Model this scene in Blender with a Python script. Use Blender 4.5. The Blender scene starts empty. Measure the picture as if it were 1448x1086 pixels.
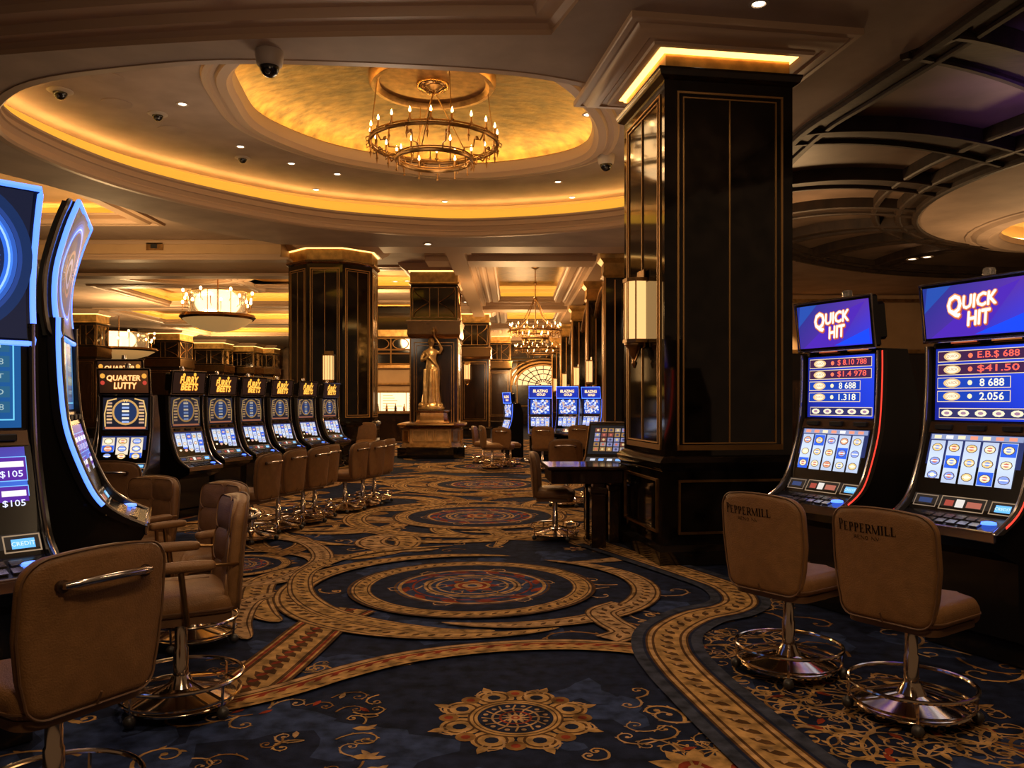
import bpy, math, random
from math import sin, cos, pi, sqrt, atan2
from mathutils import Vector, Matrix
from mathutils.geometry import tessellate_polygon

random.seed(7)
SC = bpy.context.scene
COL = SC.collection
FPX, EYE, HOR = 1150.0, 1.5, 568.0

# ------------------------------------------------------------------ placement helpers
def at(px, py, Y):
    return Vector(((px - 724) / FPX * Y, Y, EYE + (HOR - py) / FPX * Y))
def fl(px, py):
    Y = EYE * FPX / (py - HOR)
    return ((px - 724) / FPX * Y, Y)
def cl(px, py, z):
    Y = (z - EYE) * FPX / (HOR - py)
    return ((px - 724) / FPX * Y, Y)

# ------------------------------------------------------------------ materials
MATS = {}
def mat(name, col=(.5, .5, .5), rough=.5, metal=0., emit=None, es=0., noise=0., nscale=8., bump=0., bscale=60.,
        coat=0., attr=False, spec=.5, stretch=None, alpha=None, trans=0.):
    if name in MATS: return MATS[name]
    m = bpy.data.materials.new(name); m.use_nodes = True
    nt = m.node_tree; N = nt.nodes; L = nt.links
    b = N['Principled BSDF']
    b.inputs['Base Color'].default_value = (*col, 1)
    b.inputs['Roughness'].default_value = rough
    b.inputs['Metallic'].default_value = metal
    b.inputs['Specular IOR Level'].default_value = spec
    b.inputs['Coat Weight'].default_value = coat
    b.inputs['Coat Roughness'].default_value = .05
    b.inputs['Transmission Weight'].default_value = trans
    if emit:
        b.inputs['Emission Color'].default_value = (*emit, 1)
        b.inputs['Emission Strength'].default_value = es
    tc = N.new('ShaderNodeTexCoord')
    src = tc.outputs['Object']
    if stretch:
        mp = N.new('ShaderNodeMapping'); mp.inputs['Scale'].default_value = stretch
        L.new(src, mp.inputs['Vector']); src = mp.outputs['Vector']
    if attr:
        a = N.new('ShaderNodeAttribute'); a.attribute_name = 'Col'
        if attr == 'emit':
            L.new(a.outputs['Color'], b.inputs['Emission Color'])
            b.inputs['Emission Strength'].default_value = es
            b.inputs['Base Color'].default_value = (.01, .01, .012, 1)
        else:
            base_out = a.outputs['Color']
    if noise > 0:
        n = N.new('ShaderNodeTexNoise'); n.inputs['Scale'].default_value = nscale
        n.inputs['Detail'].default_value = 6
        L.new(src, n.inputs['Vector'])
        r = N.new('ShaderNodeValToRGB')
        r.color_ramp.elements[0].position = .3; r.color_ramp.elements[1].position = .7
        lo = max(0, 1 - noise); hi = 1 + noise
        r.color_ramp.elements[0].color = (lo, lo, lo, 1); r.color_ramp.elements[1].color = (hi, hi, hi, 1)
        mx = N.new('ShaderNodeMixRGB'); mx.blend_type = 'MULTIPLY'; mx.inputs[0].default_value = 1
        L.new(n.outputs['Fac'], r.inputs[0])
        L.new(r.outputs[0], mx.inputs[2])
        if attr and attr != 'emit': L.new(base_out, mx.inputs[1])
        else: mx.inputs[1].default_value = (*col, 1)
        L.new(mx.outputs[0], b.inputs['Base Color'])
    elif attr and attr != 'emit':
        L.new(base_out, b.inputs['Base Color'])
    if bump > 0:
        n2 = N.new('ShaderNodeTexNoise'); n2.inputs['Scale'].default_value = bscale; n2.inputs['Detail'].default_value = 4
        L.new(src, n2.inputs['Vector'])
        bp = N.new('ShaderNodeBump'); bp.inputs['Strength'].default_value = bump; bp.inputs['Distance'].default_value = .02
        L.new(n2.outputs['Fac'], bp.inputs['Height']); L.new(bp.outputs[0], b.inputs['Normal'])
    MATS[name] = m
    return m

M = {}
M['plaster'] = mat('plaster', (.39, .285, .215), .75, noise=.16, nscale=1.6, bump=.05, bscale=5)
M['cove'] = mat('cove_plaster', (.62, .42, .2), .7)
M['molding'] = mat('molding_paint', (.50, .34, .22), .5)
M['cream'] = mat('cream_plaster', (.55, .36, .19), .7, noise=.08, nscale=2)
M['led'] = mat('cove_light', (1, .6, .2), .5, emit=(1, .62, .19), es=15)
M['glowband'] = mat('glowing_cove_band', (.6, .4, .1), .6, emit=(.79, .39, .035), es=.95)  # emission simulates the cove light on the upright gold band
M['bowl'] = mat('frosted_bowl', (.5, .33, .15), .4, emit=(1, .55, .18), es=.28)
M['domeled'] = mat('dome_light', (1, .6, .2), .5, emit=(1, .58, .13), es=44)
M['gilt'] = mat('gilt_bronze', (.62, .40, .17), .3, metal=.75, noise=.25, nscale=10)
M['led2'] = mat('capital_light', (1, .6, .2), .5, emit=(1, .55, .15), es=3.2)
M['leaf'] = mat('gold_leaf', (.15, .085, .026), .45, metal=.3, noise=.55, nscale=4.5, bump=.4, bscale=7, stretch=(1, 1.7, 1))
M['marble'] = mat('black_marble', (.0075, .0052, .004), .07, noise=.9, nscale=5, spec=.6, coat=.3)
M['wood'] = mat('dark_wood', (.016, .007, .0035), .14, noise=.6, nscale=3, stretch=(6, 6, .6), coat=.4)
M['brass'] = mat('brass_trim', (.60, .34, .12), .38, metal=.7)
M['dbrass'] = mat('aged_brass', (.36, .2, .075), .35, metal=1., noise=.35, nscale=9)
M['bronze'] = mat('bronze', (.42, .24, .10), .25, metal=1., noise=.2, nscale=12)
M['goldwall'] = mat('gold_band', (.55, .33, .10), .42, metal=.5, noise=.35, nscale=6, bump=.15, bscale=14)
M['ceilwood'] = mat('ceiling_wood', (.03, .016, .009), .6, noise=.5, nscale=2.5, stretch=(1, 4, 1), bump=.12, bscale=6)
M['ceilpanel'] = mat('ceiling_panel', (.15, .10, .07), .5, noise=.45, nscale=1.0, bump=.25, bscale=2.2)
M['leather'] = mat('tan_leather', (.215, .102, .036), .42, noise=.12, nscale=20, bump=.25, bscale=160, spec=.4)
M['leather_d'] = mat('leather_piping', (.13, .062, .026), .5)
M['chrome'] = mat('chrome', (.75, .62, .48), .12, metal=1.)
M['steel'] = mat('trim_chrome', (.62, .56, .52), .18, metal=1.)
M['black'] = mat('black_gloss', (.006, .005, .005), .22, coat=.2)
M['matte'] = mat('black_matte', (.008, .007, .007), .6)
M['plastic'] = mat('dark_plastic', (.03, .026, .024), .4)
M['bronzepanel'] = mat('bronze_panel', (.10, .06, .04), .3, metal=.8)
M['screen'] = mat('screen_glow', (.01, .01, .01), .3, attr='emit', es=1.25, spec=.15)
M['screenhi'] = mat('screen_glow_bright', (.01, .01, .01), .18, attr='emit', es=2.0)
M['blueled'] = mat('blue_light', (.1, .2, 1), .4, emit=(.06, .17, 1.), es=3.)
M['paleled'] = mat('pale_blue_light', (.3, .5, 1), .4, emit=(.07, .20, 1.), es=2.2)
M['redled'] = mat('red_light', (1, .05, .03), .4, emit=(1., .05, .03), es=1.3)
M['flame'] = mat('candle_bulb', (1, .8, .5), .4, emit=(1, .62, .22), es=20)
M['shade'] = mat('lamp_shade', (.45, .26, .1), .6, emit=(1, .56, .2), es=1.25)
M['white'] = mat('white_enamel', (.45, .37, .3), .5)
M['dl'] = mat('downlight_lens', (1, .85, .6), .4, emit=(1, .8, .55), es=7)
M['glass'] = mat('clear_plastic', (.75, .7, .65), .15, alpha=None, trans=.8)
M['carpet'] = mat('patterned_carpet', (1, 1, 1), .95, attr=True, noise=.62, nscale=11, bump=.3, bscale=300, spec=.1)
M['boardlit'] = mat('lit_board', (1, .8, .5), .5, emit=(1, .62, .28), es=1.3)
M['art'] = mat('printed_mark', (.012, .007, .004), .9, spec=.05)
M['chips'] = mat('vertex_paint', (1, 1, 1), .5, attr=True)
M['mirrorgold'] = mat('mirror_panel', (.50, .31, .12), .10, metal=1., bump=.9, bscale=1.6)
M['backwall'] = mat('far_wall', (.10, .05, .02), .3, noise=.6, nscale=2.5, metal=.3)

# ------------------------------------------------------------------ mesh builder
class MB:
    def __init__(s): s.v = []; s.f = []; s.c = []; s.m = []; s.T = None; s.mi = 0; s.col = (1, 1, 1)
    def add(s, vs, fs, cols=None):
        o = len(s.v)
        for p in vs:
            p = Vector(p)
            if s.T is not None: p = s.T @ p
            s.v.append(p)
        for i, f in enumerate(fs):
            s.f.append([o + k for k in f]); s.m.append(s.mi)
            s.c.append(cols[i] if cols else s.col)
        return s
    def box(s, x0, x1, y0, y1, z0, z1):
        return s.add([(x0,y0,z0),(x1,y0,z0),(x1,y1,z0),(x0,y1,z0),(x0,y0,z1),(x1,y0,z1),(x1,y1,z1),(x0,y1,z1)],
                     [(0,3,2,1),(4,5,6,7),(0,1,5,4),(1,2,6,5),(2,3,7,6),(3,0,4,7)])
    def bbox(s, x0, x1, y0, y1, z0, z1, r=.01):
        """box with chamfered edges"""
        X = (x0, x1); Yy = (y0, y1); Z = (z0, z1)
        vs = []; idx = {}
        for i in (0, 1):
            for j in (0, 1):
                for k in (0, 1):
                    sx, sy, sz = (1 if i == 0 else -1), (1 if j == 0 else -1), (1 if k == 0 else -1)
                    for a in range(3):
                        p = [X[i], Yy[j], Z[k]]
                        d = [sx * r, sy * r, sz * r]
                        for b in range(3):
                            if b != a: p[b] += d[b]
                        idx[(i, j, k, a)] = len(vs); vs.append(p)
        fs = []
        for i in (0, 1):
            q = [idx[(i, j, k, 0)] for j, k in ((0,0),(1,0),(1,1),(0,1))]; fs.append(q if i else q[::-1])
            q = [idx[(j, i, k, 1)] for j, k in ((0,0),(1,0),(1,1),(0,1))]; fs.append(q[::-1] if i else q)
            q = [idx[(j, k, i, 2)] for j, k in ((0,0),(1,0),(1,1),(0,1))]; fs.append(q if i else q[::-1])
        for i in (0, 1):
            for j in (0, 1):
                fs.append([idx[(i,j,0,0)], idx[(i,j,1,0)], idx[(i,j,1,1)], idx[(i,j,0,1)]])
                fs.append([idx[(i,0,j,0)], idx[(i,1,j,0)], idx[(i,1,j,2)], idx[(i,0,j,2)]])
                fs.append([idx[(0,i,j,1)], idx[(1,i,j,1)], idx[(1,i,j,2)], idx[(0,i,j,2)]])
                for k in (0, 1): fs.append([idx[(i,j,k,0)], idx[(i,j,k,1)], idx[(i,j,k,2)]])
        return s.add(vs, fs)
    def loft(s, rings, closed=True, cap=True, loop=False):
        n = len(rings[0]); vs = [p for r in rings for p in r]; fs = []
        R = len(rings)
        for i in range(R if loop else R - 1):
            a = i * n; b = ((i + 1) % R) * n
            for j in range(n if closed else n - 1):
                k = (j + 1) % n
                fs.append((a + j, a + k, b + k, b + j))
        if cap and not loop:
            fs.append(tuple(range(n))[::-1]); fs.append(tuple((R - 1) * n + k for k in range(n)))
        return s.add(vs, fs)
    def prism(s, poly, a0, a1, axis='z'):
        def mk(p, a):
            return {'z': (p[0], p[1], a), 'x': (a, p[0], p[1]), 'y': (p[0], a, p[1])}[axis]
        return s.loft([[mk(p, a0) for p in poly], [mk(p, a1) for p in poly]])
    def tube(s, path, r, n=8, closed=False, radii=None):
        P = [Vector(p) for p in path]; m = len(P); rings = []
        up = None
        for i in range(m):
            if closed: t = P[(i + 1) % m] - P[i - 1]
            else: t = P[min(i + 1, m - 1)] - P[max(i - 1, 0)]
            if t.length < 1e-9: t = Vector((0, 0, 1))
            t.normalize()
            if up is None:
                up = Vector((0, 0, 1)) if abs(t.z) < .9 else Vector((1, 0, 0))
            u = (up - t * up.dot(t))
            if u.length < 1e-6: u = t.orthogonal()
            u.normalize(); w = t.cross(u); up = u
            rr = radii[i] if radii else r
            rings.append([P[i] + u * (rr * cos(2*pi*k/n)) + w * (rr * sin(2*pi*k/n)) for k in range(n)])
        return s.loft(rings, loop=closed, cap=not closed)
    def lathe(s, prof, n=24, c=(0, 0, 0)):
        rings = []
        for r, z in prof:
            rings.append([(c[0] + max(r, 1e-4) * cos(2*pi*k/n), c[1] + max(r, 1e-4) * sin(2*pi*k/n), c[2] + z) for k in range(n)])
        return s.loft(rings)
    def ball(s, c, r, n=10, sz=1.):
        prof = [(r * sin(pi * i / (n // 2 + 2)), -r * sz * cos(pi * i / (n // 2 + 2))) for i in range(n // 2 + 3)]
        return s.lathe(prof, n, c)
    def torus(s, c, R, r, n=36, m=8, sx=1., sy=1.):
        return s.tube([(c[0] + R * sx * cos(2*pi*k/n), c[1] + R * sy * sin(2*pi*k/n), c[2]) for k in range(n)], r, m, closed=True)
    def build(s, name, mats, parent=None, smooth=True, ang=38):
        me = bpy.data.meshes.new(name)
        me.from_pydata([tuple(p) for p in s.v], [], s.f)
        if not isinstance(mats, (list, tuple)): mats = [mats]
        for m_ in mats: me.materials.append(m_ if not isinstance(m_, str) else M[m_])
        if len(mats) > 1: me.polygons.foreach_set('material_index', s.m)
        if any(x is not s.c[0] for x in s.c) or s.col != (1, 1, 1):
            at_ = me.color_attributes.new('Col', 'FLOAT_COLOR', 'CORNER')
            buf = []
            for f, c in zip(s.f, s.c):
                if isinstance(c[0], (tuple, list)):
                    for q in c: buf += [q[0], q[1], q[2], 1]
                else:
                    buf += [c[0], c[1], c[2], 1] * len(f)
            at_.data.foreach_set('color', buf)
        if smooth:
            me.polygons.foreach_set('use_smooth', [True] * len(me.polygons))
            me.set_sharp_from_angle(angle=math.radians(ang))
        me.update()
        o = bpy.data.objects.new(name, me); COL.objects.link(o)
        if parent: o.parent = parent
        return o

def fixn(o):
    import bmesh
    bm = bmesh.new(); bm.from_mesh(o.data); bmesh.ops.recalc_face_normals(bm, faces=bm.faces); bm.to_mesh(o.data); bm.free()
    return o

def tag(o, label=None, cat=None, group=None, kind=None):
    if label: o['label'] = label
    if cat: o['category'] = cat
    if group: o['group'] = group
    if kind: o['kind'] = kind
    return o
def thing(name, label, cat, loc=(0, 0, 0), rz=0., group=None, sc=1.):
    o = bpy.data.objects.new(name, None); COL.objects.link(o)
    o.empty_display_size = .1
    o.location = loc; o.rotation_euler = (0, 0, rz); o.scale = (sc, sc, sc)
    return tag(o, label, cat, group)
def struct(o): o['kind'] = 'structure'; return o
def copy_tree(o, parent=None, kids=None):
    c = o.copy(); COL.objects.link(c)
    if parent: c.parent = parent
    for ch in list(o.children): copy_tree(ch, c)
    return c
def face(dx, dy): return atan2(dx, -dy)

# ------------------------------------------------------------------ curves and sweeps
def spline(pts, per=8, closed=True):
    n = len(pts); out = []
    rng = range(n) if closed else range(n - 1)
    for i in rng:
        if closed: p = [pts[(i + k) % n] for k in (-1, 0, 1, 2)]
        else: p = [pts[max(0, min(n - 1, i + k))] for k in (-1, 0, 1, 2)]
        for j in range(per):
            t = j / per
            out.append(tuple(.5 * (2*p[1][a] + (p[2][a]-p[0][a])*t + (2*p[0][a]-5*p[1][a]+4*p[2][a]-p[3][a])*t*t
                                   + (-p[0][a]+3*p[1][a]-3*p[2][a]+p[3][a])*t**3) for a in range(len(pts[0]))))
    if not closed: out.append(tuple(pts[-1]))
    return out
def area2(p): return sum(p[i-1][0]*p[i][1] - p[i][0]*p[i-1][1] for i in range(len(p))) / 2
def normals(path, closed=True):
    """outward (for CCW) mitred normals"""
    n = len(path); out = []
    for i in range(n):
        a = path[i-1] if (closed or i > 0) else None
        b = path[i]; c = path[(i+1) % n] if (closed or i < n-1) else None
        ns = []
        for p, q in ((a, b), (b, c)):
            if p is None or q is None: continue
            d = Vector((q[0]-p[0], q[1]-p[1]))
            if d.length < 1e-9: continue
            d.normalize(); ns.append(Vector((d.y, -d.x)))
        if len(ns) == 1: out.append(ns[0]); continue
        m = (ns[0] + ns[1]); 
        if m.length < 1e-6: out.append(ns[0]); continue
        m.normalize(); k = max(.35, m.dot(ns[0])); out.append(m / k)
    return out
def offs(path, d, closed=True):
    return [(p[0] + n.x * d, p[1] + n.y * d) for p, n in zip(path, normals(path, closed))]
def sweep(mb, path, prof, closed=True):
    nn = normals(path, closed); rings = []
    for (o, z) in prof:
        rings.append([(p[0] + n.x * o, p[1] + n.y * o, z) for p, n in zip(path, nn)])
    mb.loft(rings, closed=closed, cap=False)
    return mb
def plate(mb, outer, holes, z):
    loops = [[Vector((p[0], p[1], 0)) for p in outer]] + [[Vector((p[0], p[1], 0)) for p in h] for h in holes]
    tris = tessellate_polygon(loops)
    allp = [p for l in loops for p in l]
    mb.add([(p.x, p.y, z) for p in allp], [tuple(t) for t in tris])
    return mb
def rrect(w, h, r, n=5, cx=0., cy=0.):
    out = []
    for sx, sy, a0 in ((1, 1, 0), (-1, 1, 90), (-1, -1, 180), (1, -1, 270)):
        for k in range(n + 1):
            a = math.radians(a0 + 90 * k / n)
            out.append((cx + sx * (w/2 - r) + r * cos(a), cy + sy * (h/2 - r) + r * sin(a)))
    return out
def pad(outline, t, r, dome=0., n=4):
    """rings of a cushion plate: outline in (x,y), thickness t along +z from 0, rounded edges of r"""
    rings = []
    for k in range(n + 1):
        a = pi/2 * k / n
        rings.append(([(x, y) for x, y in offs(outline, -r * (1 - sin(a)))], r * (1 - cos(a))))
    for k in range(n + 1):
        a = pi/2 * k / n
        rings.append(([(x, y) for x, y in offs(outline, -r * (1 - cos(a)))], t - r * (1 - sin(a))))
    if dome:
        cx = sum(p[0] for p in outline)/len(outline); cy = sum(p[1] for p in outline)/len(outline)
        last = rings[-1][0]
        for s_, h_ in ((.8, .5), (.5, .85), (.2, 1.)):
            rings.append(([(cx + (x-cx)*s_, cy + (y-cy)*s_) for x, y in last], t + dome * h_))
    return rings

# ------------------------------------------------------------------ flat artwork (screens, carpet, lettering)
_tx = {}
def text_tris(s, shear=0., off=0.):
    k = (s, shear, off)
    if k in _tx: return _tx[k]
    cu = bpy.data.curves.new('glyphs', 'FONT'); cu.body = s; cu.size = 1; cu.shear = shear; cu.offset = off
    cu.resolution_u = 2; cu.fill_mode = 'FRONT'; cu.space_line = .8; cu.align_x = 'CENTER'
    ob = bpy.data.objects.new('glyphs', cu); COL.objects.link(ob)
    bpy.context.view_layer.update()
    me = ob.evaluated_get(bpy.context.evaluated_depsgraph_get()).to_mesh()
    vs = [(v.co.x, v.co.y) for v in me.vertices]; fs = [tuple(p.vertices) for p in me.polygons]
    bpy.data.objects.remove(ob); bpy.data.curves.remove(cu)
    if vs:
        x0 = min(v[0] for v in vs); x1 = max(v[0] for v in vs); y0 = min(v[1] for v in vs); y1 = max(v[1] for v in vs)
    else: x0 = x1 = y0 = y1 = 0
    _tx[k] = (vs, fs, ((x0 + x1)/2, (y0 + y1)/2, max(x1 - x0, 1e-3), max(y1 - y0, 1e-3)))
    return _tx[k]

class Art:
    def __init__(s, step=.0004, eps=2e-6): s.L = 0; s.step = step; s.eps = eps; s.items = []
    def poly(s, pts, col, cols=None):
        s.items.append((list(pts), [tuple(range(len(pts)))], [cols if cols else col], s.L)); return s
    def up(s): s.L += 1; return s
    def rect(s, x0, y0, x1, y1, col): return s.poly([(x0,y0),(x1,y0),(x1,y1),(x0,y1)], col)
    def grad(s, x0, y0, x1, y1, c):  # c: bl, br, tr, tl
        return s.poly([(x0,y0),(x1,y0),(x1,y1),(x0,y1)], None, c)
    def disc(s, cx, cy, r, col, n=14, sx=1., sy=1.):
        return s.poly([(cx + r*sx*cos(2*pi*k/n), cy + r*sy*sin(2*pi*k/n)) for k in range(n)], col)
    def ribbon(s, path, w, col, closed=False, col2=None):
        n = len(path); nn = normals(path, closed)
        ws = w if isinstance(w, (list, tuple)) else [w]*n
        vs = []
        for p, m_, q in zip(path, nn, ws): vs += [(p[0]+m_[0]*q/2, p[1]+m_[1]*q/2), (p[0]-m_[0]*q/2, p[1]-m_[1]*q/2)]
        fs = []
        for i in range(n if closed else n-1):
            a = 2*i; b = 2*((i+1) % n); fs.append((a, b, b+1, a+1))
        s.items.append((vs, fs, [col]*len(fs), s.L)); return s
    def frame(s, x0, y0, x1, y1, w, col): return s.ribbon([(x0,y0),(x1,y0),(x1,y1),(x0,y1)], w, col, True)
    def ring(s, cx, cy, R, w, col, n=40, sx=1., sy=1.):
        return s.ribbon([(cx + R*sx*cos(2*pi*k/n), cy + R*sy*sin(2*pi*k/n)) for k in range(n)], w, col, True)
    def text(s, t, cx, cy, h, col, w=None, shear=0., off=0., rot=0., dx=0., dy=0.):
        off_ = max(0., off - .005)
        off = 0.
        vs, fs, (mx, my, W, H) = text_tris(t, shear, off)
        _, _, (mx, my, W, H) = text_tris(t, shear, 0.)
        k = h / H; kx = (w / W) if w else k
        c_, s_ = cos(rot), sin(rot)
        sp = [(0, 0)] if off_ <= 0 else [(off_*cos(pi*q/4), off_*sin(pi*q/4)) for q in range(8)]
        for ox, oy in sp:
            out = []
            for x, y in vs:
                x = (x - mx + ox) * kx; y = (y - my + oy) * k
                out.append((cx + dx + x*c_ - y*s_, cy + dy + x*s_ + y*c_))
            s.items.append((out, fs, [col]*len(fs), s.L))
        return s
    def to(s, mb, fn):
        """fn(u, v, h) -> 3D"""
        for k, (vs, fs, cs, L) in enumerate(s.items):
            mb.add([fn(x, y, L * s.step + k * s.eps) for x, y in vs], fs, [c if c else (1, 1, 1) for c in cs])
        return mb
# ================================================================== CARPET
NV = (.0085, .0125, .034); BL = (.022, .034, .088); GD = (.34, .195, .072); DG = (.18, .09, .028)
CR = (.33, .20, .10); RD = (.19, .028, .012); SL = (.032, .036, .058); BR = (.07, .032, .012)
A = Art(5e-6, 2e-7)
rnd = random.Random(3)
A.rect(-26, -4, 22, 62, NV); A.up()
# mottled blue patches
for i in range(260):
    Y = 2 + 22 * rnd.random()**1.6; X = (rnd.random() - .5) * (3 + Y*1.3)
    r = .08 + .2*rnd.random(); n = 14; ph = rnd.random()*6
    A.poly([(X + r*(1+.35*sin(3*a+ph)+.2*sin(7*a))*cos(a), Y + r*(1+.35*sin(3*a+ph)+.2*cos(5*a))*sin(a)) for a in [2*pi*k/n for k in range(n)]], BL)
A.up()
def arc(cx, cy, R, a0, a1, n=40, e=1.):
    return [(cx + R*cos(math.radians(a0 + (a1-a0)*k/n)), cy + e*R*sin(math.radians(a0 + (a1-a0)*k/n))) for k in range(n+1)]
def taper(n, w, p=.6, lo=.05): return [w * (lo + (1-lo) * (sin(pi * k / (n-1)))**p) for k in range(n)]
def along(path, step):
    out = []; acc = 0
    for i in range(1, len(path)):
        a = Vector(path[i-1]); b = Vector(path[i]); d = (b-a).length
        if d < 1e-9: continue
        while acc + d >= step:
            t = (step-acc)/d; a = a.lerp(b, t); u = (b-a); d = u.length; acc = 0
            if d < 1e-9: break
            out.append((a.x, a.y, atan2(u.y, u.x)))
        acc += d
    return out
def leafm(x, y, a, l, w, col):
    c, s_ = cos(a), sin(a)
    pts = [(-l/2, 0), (-l*.2, w/2), (l*.15, w*.42), (l/2, 0), (l*.15, -w*.42), (-l*.2, -w/2)]
    A.poly([(x + px*c - py*s_, y + px*s_ + py*c) for px, py in pts], col)
def band(path, w, base=GD, edge=BR, motif=BR, closed=False, tp=False, mstep=.1, rim=CR):
    n = len(path); ws = taper(n, w) if tp else [w]*n
    A.ribbon(path, [q*1.12 for q in ws], edge, closed); A.up()
    A.ribbon(path, ws, base, closed); A.up()
    nn = normals(path, closed)
    for sgn in (-1, 1):
        A.ribbon([(p[0]+m_[0]*q*.36*sgn, p[1]+m_[1]*q*.36*sgn) for p, m_, q in zip(path, nn, ws)], [q*.07 for q in ws], edge, closed)
        A.ribbon([(p[0]+m_[0]*q*.43*sgn, p[1]+m_[1]*q*.43*sgn) for p, m_, q in zip(path, nn, ws)], [q*.06 for q in ws], rim, closed)
    pts = along(path + ([path[0]] if closed else []), mstep)
    for i, (x, y, a) in enumerate(pts):
        t = i/max(1, len(pts)); q = w*(sin(pi*t)**.6 if tp else 1)
        leafm(x, y, a + .75, q*.55, q*.2, motif)
        leafm(x + .3*mstep*cos(a), y + .3*mstep*sin(a), a - .6, q*.28, q*.12, rim)
    A.up()
def scroll(x, y, a, s_, col, w=.016, turns=1.2, hand=1):
    n = 20; P = []; px, py, h = x, y, a
    for k in range(n):
        P.append((px, py)); t = k/n
        st = s_*.14*(1-t*.75); h += hand*turns*2*pi/n*(.35+1.3*t)
        px += st*cos(h); py += st*sin(h)
    A.ribbon(P, [w*(1.1-.7*k/n) for k in range(n)], col)
    A.disc(px, py, w*.95, col, 7)
    for k in (3, 6, 9, 12):
        p = P[k]; q = P[k+1]; aa = atan2(q[1]-p[1], q[0]-p[0])
        leafm(p[0]+.03*s_*cos(aa-hand*1.2), p[1]+.03*s_*sin(aa-hand*1.2), aa-hand*.9, s_*.13, s_*.05, col)
def spray(x, y, a, s_, col):
    for k, da in enumerate((-1.9, -.9, 0, .9, 1.9)):
        scroll(x, y, a+da, s_*(1-.12*abs(da)), col, .014*s_/.35, 1.1, 1 if k % 2 else -1)
def flower(x, y, r, c1, c2, c3, n=8):
    for k in range(n):
        a = 2*pi*k/n; leafm(x+r*.6*cos(a), y+r*.6*sin(a), a, r*.8, r*.42, c1)
    A.up(); A.disc(x, y, r*.38, c2, 12); A.up(); A.disc(x, y, r*.18, c3, 10)
def rosette(cx, cy, R):
    for k in range(8):
        a = 2*pi*(k+.5)/8; x, y = cx+R*.74*cos(a), cy+R*.74*sin(a)
        A.disc(x, y, R*.27, GD, 16)
        leafm(cx+R*1.03*cos(a), cy+R*1.03*sin(a), a, R*.3, R*.14, GD)
    A.up()
    for k in range(8):
        a = 2*pi*(k+.5)/8; x, y = cx+R*.76*cos(a), cy+R*.76*sin(a)
        A.ring(x, y, R*.19, R*.035, BR, 16); A.disc(x, y, R*.09, NV, 10)
        a = 2*pi*k/8; x, y = cx+R*.86*cos(a), cy+R*.86*sin(a)
        A.disc(x, y, R*.13, DG, 12); 
    A.up()
    for k in range(8):
        a = 2*pi*(k+.5)/8; scroll(cx+R*.62*cos(a), cy+R*.62*sin(a), a+1.2, R*.5, CR, R*.03, 1.3, -1)
        a = 2*pi*k/8; A.disc(cx+R*.86*cos(a), cy+R*.86*sin(a), R*.06, RD, 10)
    A.up(); A.disc(cx, cy, R*.62, BR, 40); A.up(); A.disc(cx, cy, R*.59, GD, 40); A.up()
    A.ring(cx, cy, R*.54, R*.02, BR, 40); A.disc(cx, cy, R*.49, NV, 40); A.up()
    for k in range(12):
        a = 2*pi*k/12; A.ribbon([(cx+R*.12*cos(a), cy+R*.12*sin(a)), (cx+R*.3*cos(a+.12), cy+R*.3*sin(a+.12)), (cx+R*.44*cos(a), cy+R*.44*sin(a))], R*.025, GD)
        A.disc(cx+R*.4*cos(a+.26), cy+R*.4*sin(a+.26), R*.035, CR, 8)
    A.ring(cx, cy, R*.3, R*.03, CR, 30); A.up(); A.ring(cx, cy, R*.2, R*.03, RD, 24); flower(cx, cy, R*.15, CR, RD, CR)
    A.up()
def medallion(cx, cy, R, full=True):
    # open C bands around it
    band(arc(cx-.05*R, cy-.05*R, R*1.42, 75, 300, 60), R*.25, tp=True)
    band(arc(cx+.25*R, cy-.02*R, R*1.2, -110, 70, 50), R*.22, tp=True, base=CR, rim=GD)
    A.disc(cx, cy, R*1.04, BR, 64); A.up(); A.disc(cx, cy, R*1.02, NV, 64); A.up()
    band(arc(cx, cy, R*.93, 0, 360, 72)[:-1], R*.15, closed=True, mstep=.09, motif=BR)
    A.disc(cx, cy, R*.66, BR, 48); A.up(); A.disc(cx, cy, R*.64, BL, 48); A.up()
    for k in range(12):
        a = 2*pi*k/12
        scroll(cx+R*.42*cos(a), cy+R*.42*sin(a), a+1.5, R*.32, GD if k % 2 else CR, .016*R, 1.1, 1 if k % 2 else -1)
        leafm(cx+R*.56*cos(a+.26), cy+R*.56*sin(a+.26), a+pi/2, R*.2, R*.07, RD)
    A.up()
    A.ring(cx, cy, R*.61, R*.03, GD, 48); A.ring(cx, cy, R*.5, R*.02, RD, 40)
    A.ring(cx, cy, R*.38, R*.06, CR, 40); A.ring(cx, cy, R*.30, R*.02, GD, 30)
    A.up(); A.ring(cx, cy, R*.38, R*.015, BR, 40)
    flower(cx, cy, R*.24, RD, CR, BL); A.up()
    A.ring(cx, cy, R*.14, R*.03, GD, 24); A.up()
def fpath(pts, per=8): return spline([fl(*p) for p in pts], per, False)

# random scroll work over the ground colour (denser further away)
def in_main(X, Y): return True
for i in range(620):
    Y = 2.4 + 20 * rnd.random()**1.35; X = (rnd.random() - .5) * (2.6 + Y*1.25)
    px = 724 + X/Y*1150; py = 568 + 1725/Y
    if py > 905 and 350 < px < 960: continue            # the plain field round the near rosette
    if py > 780 and 480 < px < 860: continue
    if Y > 7.5 and i % 3 == 0:
        flower(X, Y, .10+.12*rnd.random(), rnd.choice((GD, DG, CR)), NV, RD, 7); continue
    scroll(X, Y, rnd.random()*6.28, .22+.22*rnd.random(), rnd.choice((GD, GD, CR, DG, DG)), .016+.002*Y*.3, .8+.7*rnd.random(), rnd.choice((-1, 1)))
A.up()
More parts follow.
